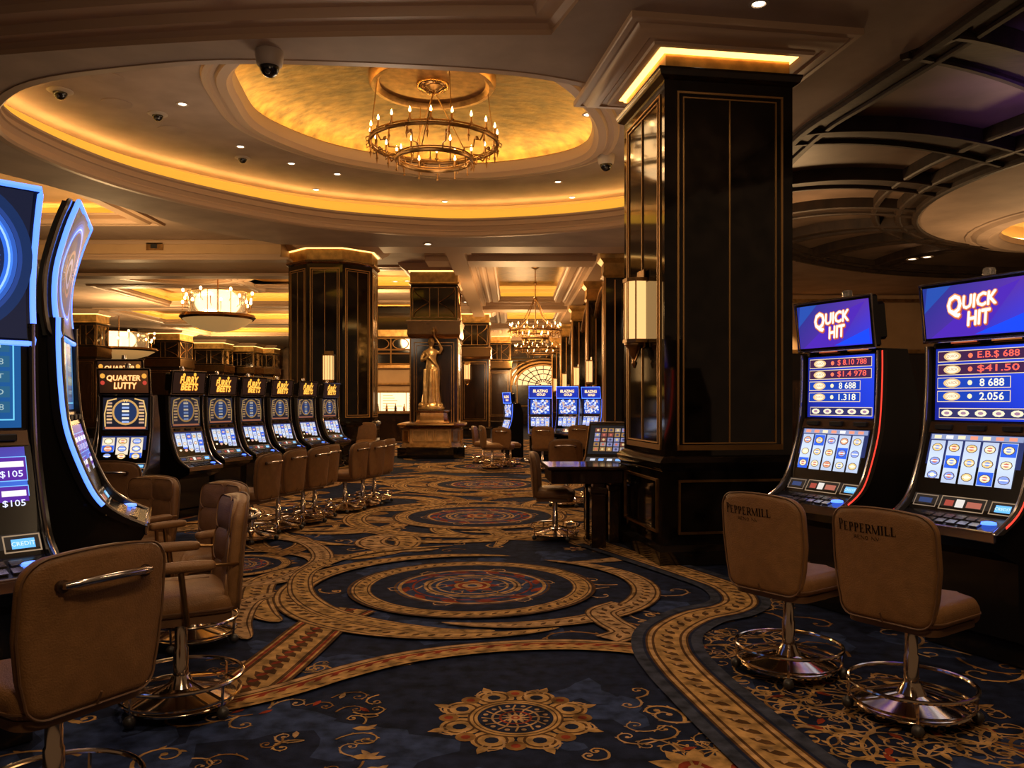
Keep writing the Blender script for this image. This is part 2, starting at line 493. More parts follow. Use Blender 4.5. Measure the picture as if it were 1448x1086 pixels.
# woven sprays on the slot side of the border
for (px, py, s_) in [(1080,900,.30),(1150,975,.36),(1225,1040,.4),(1300,1075,.4),(1080,850,.3),(1010,1060,.2),(1000,900,.26),(1180,1010,.3),(1100,960,.3),(1390,1050,.35),(1240,975,.36),(1040,925,.28),(1350,1010,.35)]:
    x, y = fl(px, py); spray(x, y, rnd.random()*6, s_, GD); spray(x+.06, y+.05, rnd.random()*6, s_*.7, CR)
    for j in range(7):
        leafm(x+(rnd.random()-.5)*s_*1.6, y+(rnd.random()-.5)*s_*1.6, rnd.random()*6, .09, .035, rnd.choice((GD, DG, CR, RD)))
for (px, py, s_) in [(985,1085,.3),(1060,1086,.26)]:
    x, y = fl(px, py); flower(x, y, .2, GD, RD, CR, 9); A.up(); spray(x, y, 0, s_, GD); A.up()
# sprays round the rosette and on the left
for (px, py, s_) in [(560,940,.18),(470,945,.16),(380,1000,.2),(340,1010,.18),(430,1045,.16),(900,985,.16),(930,1045,.2),(860,1070,.12)]:
    x, y = fl(px, py); scroll(x, y, rnd.random()*6, s_, GD, .012, 1.2, 1); scroll(x, y, rnd.random()*6, s_, CR, .012, 1.2, -1)
for (px, py, l, f) in [(522,1010,.1,0),(515,1028,.11,1),(515,1047,.1,0),(516,1068,.12,1),(530,1086,.1,1)]:
    x, y = fl(px, py)
    if f:
        leafm(x, y, 0, l, .05, GD); leafm(x+.03, y+.02, .8, l*.6, .03, CR)
    else:
        A.ring(x, y, l*.42, .008, GD, 16, 1, .5)
A.up()
rosette(*fl(729, 1013), .37)
for i in range(70):
    px = 250+760*rnd.random(); py = 925+150*rnd.random()
    if abs(px-729) < 190: continue
    x, y = fl(px, py); s_ = .12+.1*rnd.random()
    scroll(x, y, rnd.random()*6.28, s_, rnd.choice((GD, CR, DG)), .010, 1.3, rnd.choice((-1, 1)))
    if i % 3 == 0: leafm(x+.05, y+.03, rnd.random()*6, .08, .03, rnd.choice((GD, CR, RD)))
A.up()
# repeats of the field down the hall
for j in range(6):
    for i in (-3, -2, -1, 0, 1, 2):
        if j == 0 and i != 0: continue
        X = -.32 + 4.4*i + (.15 if j else 0); Y = 6.63 + 4.1*j
        if j > 0 and abs(i) < 3:
            for k in range(7):
                a = rnd.random()*6.28; sx, sy = X+1.9*cos(a), Y+1.7*sin(a)
                A.disc(sx, sy, .28+.12*rnd.random(), DG, 14, 1.4, .8)
                A.up(); flower(sx, sy, .26, GD, NV, RD); A.up()
for (X, Y, R, a0, a1, w) in [(-2.1,8.6,1.0,-60,150,.3),(1.6,8.9,.9,60,250,.26),(-1.6,8.9,1.5,-20,120,.24),(-.4,9.6,2.2,30,150,.2),
                             (-3.2,9.6,1.1,0,300,.25),(-.6,12.8,2.6,200,340,.3),(-.4,12.7,1.7,20,160,.35),(1.5,11.6,.9,90,300,.25),
                             (-1.9,12.0,.8,-90,180,.3),(-.5,16.5,2.2,200,340,.35),(-.3,20.6,2.2,200,340,.35),(-1.9,15.6,.9,-90,180,.3),(1.2,15.6,.9,-90,180,.3),
                             (-1.6,18.8,1.0,-90,180,.35),(1.0,18.8,1.0,0,280,.35),(-3.2,14,1.2,0,280,.3),(.9,9.9,.6,0,300,.2)]:
    band(arc(X, Y, R, a0, a1, 40), w, tp=True, mstep=.16)
for i in range(90):
    Y = 8.2 + 17*rnd.random(); X = (rnd.random()-.5)*(1.5+Y*.75) - .3; a0 = rnd.random()*360
    band(arc(X, Y, .4+1.2*rnd.random(), a0, a0+90+140*rnd.random(), 18), .14+.2*rnd.random(), tp=True, mstep=.22, base=rnd.choice((GD, GD, CR, DG)))
for j in range(1, 7):
    for i in (-2, -1, 0, 1, 2):
        medallion(-.42 + 4.4*i, 6.63 + 4.1*j - .05, 1.1)
# left-hand group near the stools
medallion(*fl(330, 800), .5)
band(fpath([(395,880),(372,868),(360,846),(372,822),(420,806),(470,800)]), .26, tp=True)
band(fpath([(330,985),(372,955),(420,915),(462,880),(500,862)]), .34, base=GD, rim=RD)
band(fpath([(350,905),(335,880),(352,852),(400,838)]), .2, base=CR, tp=True)
band(fpath([(300,845),(330,830),(400,820),(455,792),(440,770),(400,762),(340,765)]), .2, tp=True, base=CR)
medallion(*fl(668, 829), .96)
# right arm of the near pattern
band(fpath([(860,905),(885,895),(862,880),(850,866),(880,855)]), .2, base=CR)
band(fpath([(700,893),(620,893),(520,880),(455,862),(425,835),(440,805),(520,782),(640,772)]), .19, tp=True, base=GD)
# red and gold sweeping band
p = fpath([(290,1000),(345,990),(410,974),(480,953),(560,933),(640,921),(720,914),(800,912),(870,915),(935,922)], 10)
A.up(); A.ribbon(p, .2, SL); A.up()
A.ribbon(offs(p, -.065, False), .07, BR); A.up(); A.ribbon(offs(p, -.072, False), .035, CR); A.up()
A.ribbon(offs(p, .035, False), .15, GD); A.up(); A.ribbon(offs(p, .0, False), .05, RD); A.up()
for (x, y, a) in along(offs(p, .01, False), .11): leafm(x, y, a+.25, .1, .028, GD)
for (x, y, a) in along(offs(p, .075, False), .10): leafm(x, y, a-.2, .07, .016, BR)
A.up()
# the wide border that swings round the pillar
P2 = [(1190,1140),(1120,1086),(1060,1035),(1010,990),(968,950),(945,918),(948,893),(985,872),(1030,862),(1047,850),(1030,832),(985,815),(930,797),(880,781),(840,768)]
p = fpath(P2, 10)
A.ribbon(p, .44, SL); A.up(); A.ribbon(p, .30, NV); A.up()
band(p, .235, mstep=.115, motif=BR)
A.up()
mb = MB(); A.to(mb, lambda x, y, h: (x, y, h - .008)); mb.col = NV
floor = struct(mb.build('floor', 'carpet', smooth=False))
mb = MB(); mb.box(-26, 22, -4, 62, -.15, -.05); struct(mb.build('floor_slab', 'matte', smooth=False))

print('carpet items', len(A.items), A.L, len(mb.v))
# ================================================================== CEILINGS
ZS, ZT, ZH = 4.85, 5.65, 5.3
Cin = spline([(-6.3,9.98),(-5.2,8.72),(-3.66,8.2),(-2.4,8.08),(-.27,8.3),(.9,8.75),(2.3,9.7),(3.3,11.4),(3.4,13.2),(2.6,15),(1.2,15.95),(-.9,16.45),(-2.6,16.1),(-3.9,15.45),(-5.15,14.15),(-6.0,12.8),(-6.4,11.3)], 6)
dark_out = spline([(4.6,3),(4.15,5.5),(3.98,6.84),(3.9,7.6),(3.70,9.0),(3.56,10.3),(3.8,13),(4.9,16.5),(6.9,19.3),(10.5,21.4),(15,22)], 6, False)
dark_in = []
for p_ in dark_out:
    v_ = Vector((p_[0]-12, p_[1]-12.6)).normalized()*5.15; dark_in.append((12+v_.x, 12.6+v_.y))
near_edge = spline([(-8.3,9.0),(-6.8,8.3),(-4.9,7.85),(-2.5,7.52),(-.5,7.43)], 5, False)
outer = near_edge + [(.36, 7.43), (3.6, -3), (4.9, -3)] + dark_out + [(15, 26), (4.5, 26), (3.2, 17.6), (-3, 17.6), (-4.95, 17.3)] + \
    spline([(-5.1,17.1),(-5.9,16.1),(-6.5,14.6),(-7.2,12.6),(-7.9,11.2),(-8.6,10.2)], 4, False)
mb = MB(); plate(mb, outer, [offs(Cin, .12)], ZS)
struct(mb.build('ceiling', 'plaster', smooth=False))
# lip moulding and cove of the big oval tray
mb = MB()
sweep(mb, Cin, [(.13,4.852),(.12,4.842),(.03,4.84),(.0,4.87),(0,4.93),(.05,4.95),(.05,4.98),(.0,5.04),(-.03,5.05),(-.03,5.09),(.03,5.10),(.03,5.15),(-.02,5.17),(-.02,5.2),(.02,5.215),(.28,5.2)])
struct(mb.build('trim_1', 'molding', ang=25))
mb = MB(); sweep(mb, Cin, [(.27,5.2),(.28,5.2),(.29,5.45),(.31,5.455)]); struct(mb.build('trim_22', 'glowband'))
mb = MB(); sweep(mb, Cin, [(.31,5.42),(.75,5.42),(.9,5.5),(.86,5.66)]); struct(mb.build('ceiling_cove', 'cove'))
mb = MB(); sweep(mb, Cin, [(.44,5.43),(.48,5.465),(.52,5.43)])
tag(mb.build('cove_light_strip', 'led'), 'warm light strip hidden on the ledge of the big oval ceiling tray', 'light', kind='thing')
Din = spline([(-3.45,10.2),(-3.7,11.2),(-3.72,12.3),(-3.1,13.5),(-2.2,14.2),(-.95,14.7),(.2,14.45),(1.1,13.75),(1.25,12.7),(.95,11.4),(.2,10.1),(-1.3,9.3),(-2.6,9.4)], 7)
if area2(Din) < 0: Din = Din[::-1]
if area2(Cin) < 0: print('Cin CW')
mb = MB(); plate(mb, offs(Cin, .87), [offs(Din, .40)], ZT)
struct(mb.build('ceiling', 'plaster', smooth=False))
mb = MB(); sweep(mb, Din, [(.42,5.65),(.40,5.61),(.34,5.60),(.30,5.63),(.25,5.63),(.22,5.58),(.10,5.57),(.06,5.62),(.03,5.64),(0,5.72),(0,5.80),(.03,5.83),(.3,5.83)])
struct(mb.build('trim_2', 'molding', ang=25))
mb = MB(); sweep(mb, Din, [(.17,5.835),(.21,5.86),(.25,5.835)])
tag(mb.build('cove_light_strip', 'domeled'), 'warm light strip hidden round the edge of the gold leaf dome', 'light', kind='thing')
mb = MB(); c = Vector((-1.2, 12.2)); rings = []
base = offs(Din, .3)
for k in range(15):
    t = k/14; a = t*pi/2; f = cos(a)*.98+.02
    rings.append([(c.x+(p[0]-c.x)*f, c.y+(p[1]-c.y)*f, 5.83+.62*sin(a)**.75 if k else 5.83) for p in base])
mb.loft(rings, cap=False); struct(mb.build('ceiling_dome', 'leaf', ang=80))
mb = MB(); circ = lambda cx, cy, r, n=48: [(cx + r*cos(2*pi*k/n), cy + r*sin(2*pi*k/n)) for k in range(n)]
cc = circ(-1.2, 12.3, .86)
sweep(mb, cc, [(.10,6.46),(.10,6.3),(.06,6.24),(0,6.24),(-.03,6.28),(-.06,6.30)]); plate(mb, offs(cc, -.05), [], 6.3)
struct(mb.build('trim_3', 'dbrass'))
mb = MB(); mb.lathe([(.01,6.16),(.10,6.17),(.13,6.20),(.22,6.23),(.25,6.27),(.25,6.30)], 24, (-1.2,12.3,0)); struct(mb.build('trim_3', 'bronze'))

# near coffer in front of the oval
path = near_edge + [(.36,7.43),(.57,6.78),(3.6,-3)]
mb = MB()
sweep(mb, path, [(.0,4.85),(.0,4.90),(.06,4.93),(.20,4.93),(.22,4.97),(.25,5.0),(.45,5.0),(.48,5.06),(.55,5.1),(.60,5.2)], closed=False)
struct(mb.build('trim_4', 'molding', ang=25))
mb = MB(); plate(mb, offs(path, .58, False) + [(3, -3), (-12, -3), (-12, 10)], [], 5.2)
struct(mb.build('ceiling', 'plaster', smooth=False))
o = None

# coffered hall ceiling at ZH with recessed, cove-lit panels
holes = {'oval': None}
coffers = [  # x0,x1,y0,y1,depth,gold
    (-.45,1.55,22.4,30.3,.55,1), (-.25,1.95,34,38.5,.45,1), (-.25,1.95,42,46,.45,1), (-.25,1.95,49,53,.4,1),
    (-8.3,-2.7,23.2,27.5,.45,0), (-6.2,-2.6,31,35.2,.4,0), (-6.2,-3,38.5,42,.4,0),
    (-13.3,-7.4,26.8,31.7,.45,0), (-16.5,-7.2,33.4,38.7,.4,0), (-17,-7.2,41,46,.4,0),
    (-17,-7.9,12.6,16.9,.35,0)]
def coffer_ring(x0, x1, y0, y1): return [(x0,y0),(x1,y0),(x1,y1),(x0,y1)]
circ1 = circ(-10, 23.7, 1.95, 40)
hl = [coffer_ring(*c_[:4]) for c_ in coffers] + [circ1]
mb = MB(); plate(mb, [(-24,8),(-8.2,8.0),(-7.9,11.1),(-6.6,14.6),(-5.5,17.2),(-4.9,17.8),(4.4,17.8),(4.4,57),(-24,57)], hl, ZH)
struct(mb.build('ceiling', 'plaster', smooth=False))
def coffer(ring, depth, gold, i, big=False):
    z = ZH
    if area2(ring) < 0: ring = ring[::-1]
    mb = MB(); sweep(mb, ring, [(.50,z),(.48,z-.05),(.40,z-.06),(.36,z-.02),(.30,z-.02),(.26,z-.07),(.08,z-.08),(.05,z-.03),(0,z),(0,z+.08),(-.03,z+.12),(.25,z+.12)])
    struct(mb.build('trim_%d' % (5+i), 'molding', ang=25))
    mb = MB(); w = offs(ring, .25)
    sweep(mb, ring, [(.14,z+.11),(.38,z+.11),(.38,z+depth*.8),(.28,z+depth)])
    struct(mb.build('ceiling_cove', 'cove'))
    mb = MB(); sweep(mb, ring, [(.10,z+.12),(.11,z+.26),(.13,z+.26)]); struct(mb.build('trim_%d' % (30+i), 'glowband'))
    mb = MB(); plate(mb, offs(ring, .28), [], z+depth); struct(mb.build('ceiling_panel', 'leaf' if gold else 'cream', smooth=False))
    mb = MB(); sweep(mb, ring, [(.17,z+.15),(.20,z+.18),(.23,z+.15)])
    return mb
for i, c_ in enumerate(coffers):
    m_ = coffer(coffer_ring(*c_[:4]), c_[4], c_[5], i)
    where = ['over the start of the central hall', 'second along the central hall', 'third along the central hall', 'at the far end of the central hall',
             'behind the round column on the left', 'farther back behind the round column', 'deep behind the round column',
             'beyond the glass chandelier', 'second beyond the glass chandelier', 'farthest over the left gaming floor', 'at far left beside the oval tray'][i]
    tag(m_.build('cove_light_strip', 'led'), 'warm cove light strip of the ceiling coffer ' + where, 'light', kind='thing')
m_ = coffer(circ1, .35, 0, 11)
tag(m_.build('cove_light_strip', 'led'), 'warm light strip in the small round ceiling recess on the left', 'light', kind='thing')
# beam / fascia between oval tray and left gaming floor
mb = MB(); mb.box(-24, -5.4, 19, 21.6, 4.85, 5.29); struct(mb.build('ceiling_beam', 'cream'))
mb = MB()
for (y, z) in ((18.95, 4.9), (18.97, 5.22)): mb.box(-24, -5.4, y, y+.08, z-.04, z+.04)
mb.box(-24, -5.2, 21.2, 21.75, 4.78, 4.86); mb.box(-24, -5.2, 18.9, 19.3, 4.8, 4.86)
struct(mb.build('trim_17', 'molding'))
# cross beams of the hall
mb = MB()
for y in (20.6, 31.4, 39.6, 47.2):
    mb.box(-2.2, 3.0, y, y+.9, 5.06, 5.29); mb.box(-2.2, 3.0, y-.12, y+1.02, 5.2, 5.29)
for x in (-1.35, 2.35):
    mb.box(x-.22, x+.22, 18, 56, 5.0, 5.29); mb.box(x-.34, x+.34, 18, 56, 5.18, 5.29)
mb.box(-2.9, 4.4, 17.65, 18.4, 4.86, 5.29)
for k, y in enumerate((31.2, 39.4, 47.0)): mb.box(-1.2, 2.2, y-.05, y, 5.2, 5.3)
struct(mb.build('ceiling_beam', 'molding'))

# right-hand dark coffered dome
n = len(dark_out); 
def dk(i, t, dz=0):
    a = dark_out[i]; b = dark_in[min(i, len(dark_in)-1)]
    z = 4.9 + .16*sin(pi*min(1, t*1.02))**.8
    return (a[0]+(b[0]-a[0])*t, a[1]+(b[1]-a[1])*t, z+dz)
mb = MB(); R_ = []
for j in range(13): R_.append([dk(i, j/12, .08) for i in range(n)])
mb.loft(R_, closed=False, cap=False); struct(mb.build('ceiling_dome', 'ceilpanel', ang=80))
def beam(mb, P, w_, h_):
    rings = []
    for i, p in enumerate(P):
        t = (P[min(i+1, len(P)-1)] - P[max(i-1, 0)]); t.z = 0; t.normalize(); u = Vector((t.y, -t.x, 0))*w_/2
        rings.append([p-u+Vector((0,0,.08)), p-u+Vector((0,0,-h_)), p-u*.6+Vector((0,0,-h_-.02)), p+u*.6+Vector((0,0,-h_-.02)), p+u+Vector((0,0,-h_)), p+u+Vector((0,0,.08))])
    mb.loft(rings)
mb = MB()
for th_ in (144, 127, 110, 161, 178, 195, 212, 229, 246):
    i = min(range(n), key=lambda q: abs((math.degrees(atan2(dark_out[q][1]-12.6, dark_out[q][0]-12)) % 360) - th_))
    P0 = [Vector(dk(i, j/16)) for j in range(17)]
    beam(mb, P0, .56, .04)
    for da in (-.25, .25):
        beam(mb, [a + Vector((a.y-12.6, 12-a.x, 0)).normalized()*da for a in P0], .09, .09)
for t, w_, h_ in ((.05,.5,.04),(.01,.12,.1),(.095,.09,.09),(.95,.44,.04),(.90,.09,.09),(.995,.1,.1),(.76,.10,.07)):
    beam(mb, [Vector(dk(i, t)) for i in range(n)], w_, h_)
struct(mb.build('trim_18', 'ceilwood'))
mb = MB()
R_ = [[(p[0], p[1], z) for p in dark_out] for z in (4.84, 4.95)]; mb.loft(R_, closed=False, cap=False)
mb.tube([(p[0]+.02, p[1], 4.86) for p in dark_out], .07, 6)
struct(mb.build('trim_19', 'ceilwood'))
mb = MB()
# white inner ring of the dome with its own lit recess
mb = MB(); inner2 = [(p[0]+2.1, p[1]-.3) for p in dark_in]
lo = dark_in + [(17, 12.6), (12.6, 7.4)]
lo = circ(12, 12.6, 5.15, 60)
c2 = circ(11.9, 15.0, 2.5, 40); c2 = [(x, y) for x, y in c2]
plate(mb, lo, [c2], 4.82); struct(mb.build('ceiling', 'plaster', smooth=False))
mb = MB(); sweep(mb, c2, [(1.0,4.82),(.97,4.79),(.85,4.79),(.82,4.82)] if False else [(.62,4.82),(.6,4.8),(.52,4.8),(.5,4.82)]); sweep(mb, c2, [(.5,4.82),(.4,4.76),(.2,4.74),(.1,4.8),(0,4.83),(0,4.95),(.3,4.97)]); 
mb.loft([[(p[0], p[1], z) for p in dark_in] for z in (4.81, 4.98)], closed=False, cap=False)
struct(mb.build('trim_20', 'plaster', ang=25))
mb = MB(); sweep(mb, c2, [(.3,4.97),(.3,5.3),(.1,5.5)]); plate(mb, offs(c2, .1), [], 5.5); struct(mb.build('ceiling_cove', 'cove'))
mb = MB(); sweep(mb, c2, [(.1,4.98),(.13,5.0),(.16,4.98)])
tag(mb.build('cove_light_strip', 'led'), 'warm light strip in the round recess beyond the dark panelled ceiling', 'light', kind='thing')

# ================================================================== WALLS
mb = MB(); mb.box(-24, 6, 57, 57.3, 0, 5.4); struct(mb.build('wall_back', 'backwall'))
mb = MB(); mb.box(-24.3, -24, -4, 57, 0, 5.6); struct(mb.build('wall_left', 'backwall'))
mb = MB(); mb.box(4.6, 22, 25.6, 25.9, 3.1, 4.85); struct(mb.build('wall_right', 'cream'))
mb = MB(); mb.box(4.6, 22, 25.5, 25.9, 0, 3.1); struct(mb.build('wall_right', 'wood'))
mb = MB(); mb.box(4.6, 22, 25.3, 25.5, 3.0, 3.12); mb.box(4.6,22,25.35,25.5,4.6,4.7); struct(mb.build('trim_21', 'dbrass'))
# mirror-panelled flank of the hall
mb = MB(); mb.box(2.75, 2.95, 18.3, 57, 0, 5.2); struct(mb.build('wall_hall', 'mirrorgold'))
mb = MB()
for k in range(8):
    y = 18.6 + 5*k
    mb.box(2.74, 2.76, y+.5, y+4.2, .0, .9)
struct(mb.build('baseboard_hall', 'wood'))
# ================================================================== COLUMNS
def ngon(cx, cy, r, n, ph=0.): return [(cx + r*cos(2*pi*(k+.5)/n + ph), cy + r*sin(2*pi*(k+.5)/n + ph)) for k in range(n)]
def face_bars(mb, p0, p1, rects, w, proud=.012, depth=.02):
    """rects: (u0,z0,u1,z1) frames in metres along p0->p1 seen from outside"""
    a = Vector((p0[0], p0[1], 0)); b = Vector((p1[0], p1[1], 0)); u = (b-a).normalized(); nrm = Vector((u.y, -u.x, 0))
    def bar(u0, z0, u1, z1):
        q = [a+u*u0, a+u*u1]
        vs = [];
        for (uu, d) in ((u0, -depth), (u1, -depth), (u1, proud), (u0, proud)):
            vs.append(a+u*uu+nrm*d)
        mb.add([(p.x, p.y, z0) for p in vs] + [(p.x, p.y, z1) for p in vs], [(0,3,2,1),(4,5,6,7),(0,1,5,4),(1,2,6,5),(2,3,7,6),(3,0,4,7)])
    for r_ in rects:
        u0, z0, u1, z1 = r_[:4]; ww = r_[4] if len(r_) > 4 else w
        if abs(u1-u0) < 1e-6: bar(u0-ww/2, z0, u0+ww/2, z1); continue
        if abs(z1-z0) < 1e-6: bar(u0, z0-ww/2, u1, z0+ww/2); continue
        bar(u0, z0, u1, z0+ww); bar(u0, z1-ww, u1, z1); bar(u0, z0+ww, u0+ww, z1-ww); bar(u1-ww, z0+ww, u1, z1-ww)
def section(root, name, foot, prof, m, ang=30):
    mb = MB(); sweep(mb, foot, prof); mb.add([(p[0], p[1], prof[-1][1]) for p in offs(foot, prof[-1][0])], [tuple(range(len(foot)))])
    return mb.build(name, m, root, ang=ang)
def edge_len(f, i): return (Vector(f[(i+1) % len(f)]) - Vector(f[i])).length

# --- the big near column, square
s_ = 1.26; th = math.radians(9)
ux, uy = cos(th), sin(th)
a = (1.40, 7.47); b = (a[0]+s_*ux, a[1]+s_*uy); c_ = (b[0]-s_*uy, b[1]+s_*ux); d = (a[0]-s_*uy, a[1]+s_*ux)
cen = ((a[0]+c_[0])/2, (a[1]+c_[1])/2)
loc = lambda ps: [(x-cen[0], y-cen[1]) for x, y in ps]
ft = loc([a, b, c_, d])
col = thing('column', 'huge square black marble column with gold frames, nearest the camera', 'column', (cen[0], cen[1], 0))
section(col, 'plinth', ft, [(.07,0),(.07,.13),(.05,.16),(.03,.18)], M['marble'])
section(col, 'dado', ft, [(.03,.18),(.03,.86)], M['marble'])
section(col, 'rail', ft, [(.03,.86),(.06,.90),(.065,.94),(.05,.96),(.0,1.0)], M['marble'])
section(col, 'shaft', ft, [(0,1.0),(0,4.47)], M['marble'])
section(col, 'cap_molding', ft, [(0,4.46),(.05,4.49),(.07,4.54),(.07,4.56),(-.02,4.57)], M['wood'])
section(col, 'gold_band', ft, [(-.02,4.56),(-.02,4.72),(.0,4.74),(.02,4.76)], M['goldwall'])
mb = MB(); sweep(mb, ft, [(.05,4.735),(.09,4.715),(.14,4.715),(.15,4.74),(.20,4.745),(.22,4.73),(.27,4.735),(.33,4.755),(.36,4.795),(.38,4.80),(.39,4.785),(.44,4.79),(.45,4.80),(.45,4.85)]); mb.build('crown_molding', 'molding', col)
mb = MB(); sweep(mb, ft, [(.0,4.70),(.012,4.725),(.04,4.732),(.05,4.75),(.0,4.76)]); mb.build('light_strip', 'led2', col)
mb = MB()
for i in range(4):
    p0, p1 = ft[i], ft[(i+1) % 4]; L_ = s_
    face_bars(mb, p0, p1, [(.12,1.06,L_-.10,4.36,.018),(.175,1.11,L_-.165,4.31,.012),(L_*.5,1.11,L_*.5,4.30,.012),(.12,1.05,L_-.10,1.10,.05)], .015)
mb.build('gold_frame', 'brass', col, smooth=False)
mb = MB()
for i in range(4):
    p0, p1 = ft[i], ft[(i+1) % 4]
    face_bars(mb, [p0[k] for k in (0,1)], p1, [(.12,.28,s_-.10,.78,.022)], .02, proud=.045)
mb.build('dado_frame', 'dbrass', col, smooth=False)

def sconce(loc, rz, label, s=1., group='lantern wall lights on the columns'):
    t = thing('wall_sconce', label, 'wall light', loc, rz, group, s)
    mb = MB(); mb.bbox(-.11,.11,-.02,0,-.35,.42,.006); mb.build('backplate', 'dbrass', t)
    mb = MB(); mb.prism([(-.115,0),(-.115,-.10),(-.06,-.16),(.06,-.16),(.115,-.10),(.115,0)], -.27, .30); mb.build('lamp_shade', 'shade', t, smooth=False)
    mb = MB()
    for z in (-.30,.30): mb.prism([(-.13,0.01),(-.13,-.11),(-.07,-.18),(.07,-.18),(.13,-.11),(.13,.01)], z, z+.035)
    for (x, y) in ((-.12,-.105),(.12,-.105),(-.064,-.166),(.064,-.166)): mb.tube([(x,y,-.28),(x,y,.31)], .008, 6)
    mb.tube([(0,-.165,-.28),(0,-.165,.3)], .005, 6)
    mb.build('lantern_frame', 'dbrass', t, smooth=False)
    mb = MB(); mb.lathe([(.01,-.55),(.03,-.50),(.015,-.46),(.05,-.42),(.06,-.36),(.10,-.32),(.10,-.30)], 16, (0,-.08,0))
    for sx in (-1, 1): mb.tube([(0,-.08,-.5),(sx*.06,-.08,-.46),(sx*.08,-.06,-.38),(sx*.04,-.04,-.33)], .01, 6)
    mb.build('finial', 'dbrass', t)
    return t
ldir = Vector((d[0]-a[0], d[1]-a[1])).normalized()
pm = Vector(a) + ldir*.60
outn = Vector((-ux, -uy))
sconce((pm.x+outn.x*.015, pm.y+outn.y*.015, 2.38), face(outn.x, outn.y), 'glowing lantern wall light on the big near column')

# --- ribbed round column on the left
def round_column(cx, cy, r, n, zt, label, rib=True, fr=True, base_h=1.0):
    t = thing('column', label, 'column', (cx, cy, 0), group='dark marble columns')
    f = ngon(0, 0, r, n)
    section(t, 'plinth', f, [(.08,0),(.08,.2),(.04,.25)], M['marble'])
    section(t, 'dado', f, [(.04,.25),(.04,base_h-.1)], M['marble'])
    section(t, 'rail', f, [(.04,base_h-.1),(.08,base_h-.05),(.06,base_h),(0,base_h+.03)], M['marble'])
    section(t, 'shaft', f, [(0,base_h+.03),(0,zt-.5)], M['marble'])
    section(t, 'cap_molding', f, [(0,zt-.52),(.05,zt-.48),(.06,zt-.44),(-.02,zt-.42)], M['bronze'])
    section(t, 'gold_band', f, [(-.01,zt-.44),(-.01,zt-.16),(.03,zt-.14)], M['goldwall'])
    mb = MB(); sweep(mb, f, [(.05,zt-.15),(.10,zt-.16),(.16,zt-.12),(.24,zt-.08),(.28,zt-.02),(.32,zt)]); mb.build('crown_molding', 'molding', t)
    mb = MB(); sweep(mb, f, [(.0,zt-.17),(.03,zt-.155),(.05,zt-.14),(.0,zt-.13)]); mb.build('light_strip', 'led2', t)
    mb = MB()
    for i in range(n):
        L_ = edge_len(f, i)
        if L_ > .5: face_bars(mb, f[i], f[(i+1)%n], [(.07,base_h+.12,L_-.07,zt-.62,.02),(.12,base_h+.17,L_-.12,zt-.67,.012),(L_*.5,base_h+.17,L_*.5,zt-.67,.012)], .02)
    mb.build('gold_frame', 'brass', t, smooth=False)
    return t
C2 = (at(470,400,20)[0], 20.2)
# octagon with wide front faces and narrow corner ribs
t2 = round_column(C2[0], C2[1], 1.10, 8, 5.28, 'massive eight sided black marble column behind the slot row')
for k in range(8):
    a_ = 2*pi*(k+.5)/8
    if k in (4,5,6,7): pass
p = Vector((C2[0], C2[1])) + Vector((cos(-pi/2), sin(-pi/2)))*1.03
sconce((p.x+.10, p.y, 2.28), face(0, -1), 'lit lantern wall light on the eight sided column behind the slot row')

# --- column with arched heads (statue column and those beyond)
def arch_column(cx, cy, w, zt, label, depth=None, group='arch headed columns', light=True):
    h = w/2; dpt = (depth or w)/2
    t = thing('column', label, 'column', (cx, cy, 0), group=group)
    f = [(-h,-dpt),(h,-dpt),(h,dpt),(-h,dpt)]
    f = offs(f, 0)
    z1 = zt-2.0; z2 = zt-1.55; z3 = zt-.55
    section(t, 'plinth', f, [(.06,0),(.06,.4),(.02,.45)], M['marble'])
    section(t, 'shaft', f, [(0,.45),(0,z1)], M['wood'])
    section(t, 'arched_band', f, [(0,z1-.05),(.05,z1),(.08,z1+.08),(.06,z1+.3),(.10,z2-.03),(.10,z2),(0,z2+.02)], M['bronze'])
    section(t, 'upper_block', f, [(-.02,z2),(-.02,z3)], M['marble'])
    section(t, 'gold_band', f, [(0,z3),(.05,z3+.03),(0,z3+.07),(0,zt-.2),(.03,zt-.18)], M['goldwall'])
    mb = MB(); sweep(mb, f, [(.05,zt-.17),(.12,zt-.18),(.2,zt-.12),(.28,zt-.05),(.30,zt)]); mb.build('crown_molding', 'molding', t)
    mb = MB(); sweep(mb, f, [(.0,zt-.2),(.03,zt-.185),(.05,zt-.17),(.0,zt-.16)]); mb.build('light_strip', 'led2', t)
    mb = MB()
    for i in range(4):
        p0, p1 = f[i], f[(i+1)%4]; L_ = edge_len(f, i)
        face_bars(mb, p0, p1, [(.10,.7,L_-.10,z1-.15,.022),(.17,.78,L_-.17,z1-.24,.013),(.06,z2+.08,L_-.06,z3-.08,.02),
                               (L_*.5-.12,z2+.08,L_*.5-.12,z3-.08,.02),(L_*.5+.12,z2+.08,L_*.5+.12,z3-.08,.02),(0,.46,0,z1,.03),(L_,.46,L_,z1,.03)], .02)
        A_ = Vector((p0[0],p0[1],0)); u = (Vector((p1[0],p1[1],0))-A_).normalized(); nr = Vector((u.y,-u.x,0))
        zc = (z2+z3)/2; hh = (z3-z2)/2-.1
        for sx in (-1, 1):
            P = [A_+u*(L_*.5+sx*(.13+ (L_*.5-.22)*abs(sin(q))))+nr*.01+Vector((0,0,zc+hh*q/(pi/2))) for q in [pi/2*(k/8) for k in range(-8, 9)]]
            mb.tube(P, .016, 5)
    mb.build('gold_frame', 'dbrass', t, smooth=False)
    return t
sx_ = (614-724)/1150*22.6
arch_column(sx_, 23.2, 1.32, 5.3, 'arch headed column directly behind the golden statue')
def far_col(px, Y, w, label): return arch_column((px-724)/1150*Y, Y+w/2, w, 5.3, label)
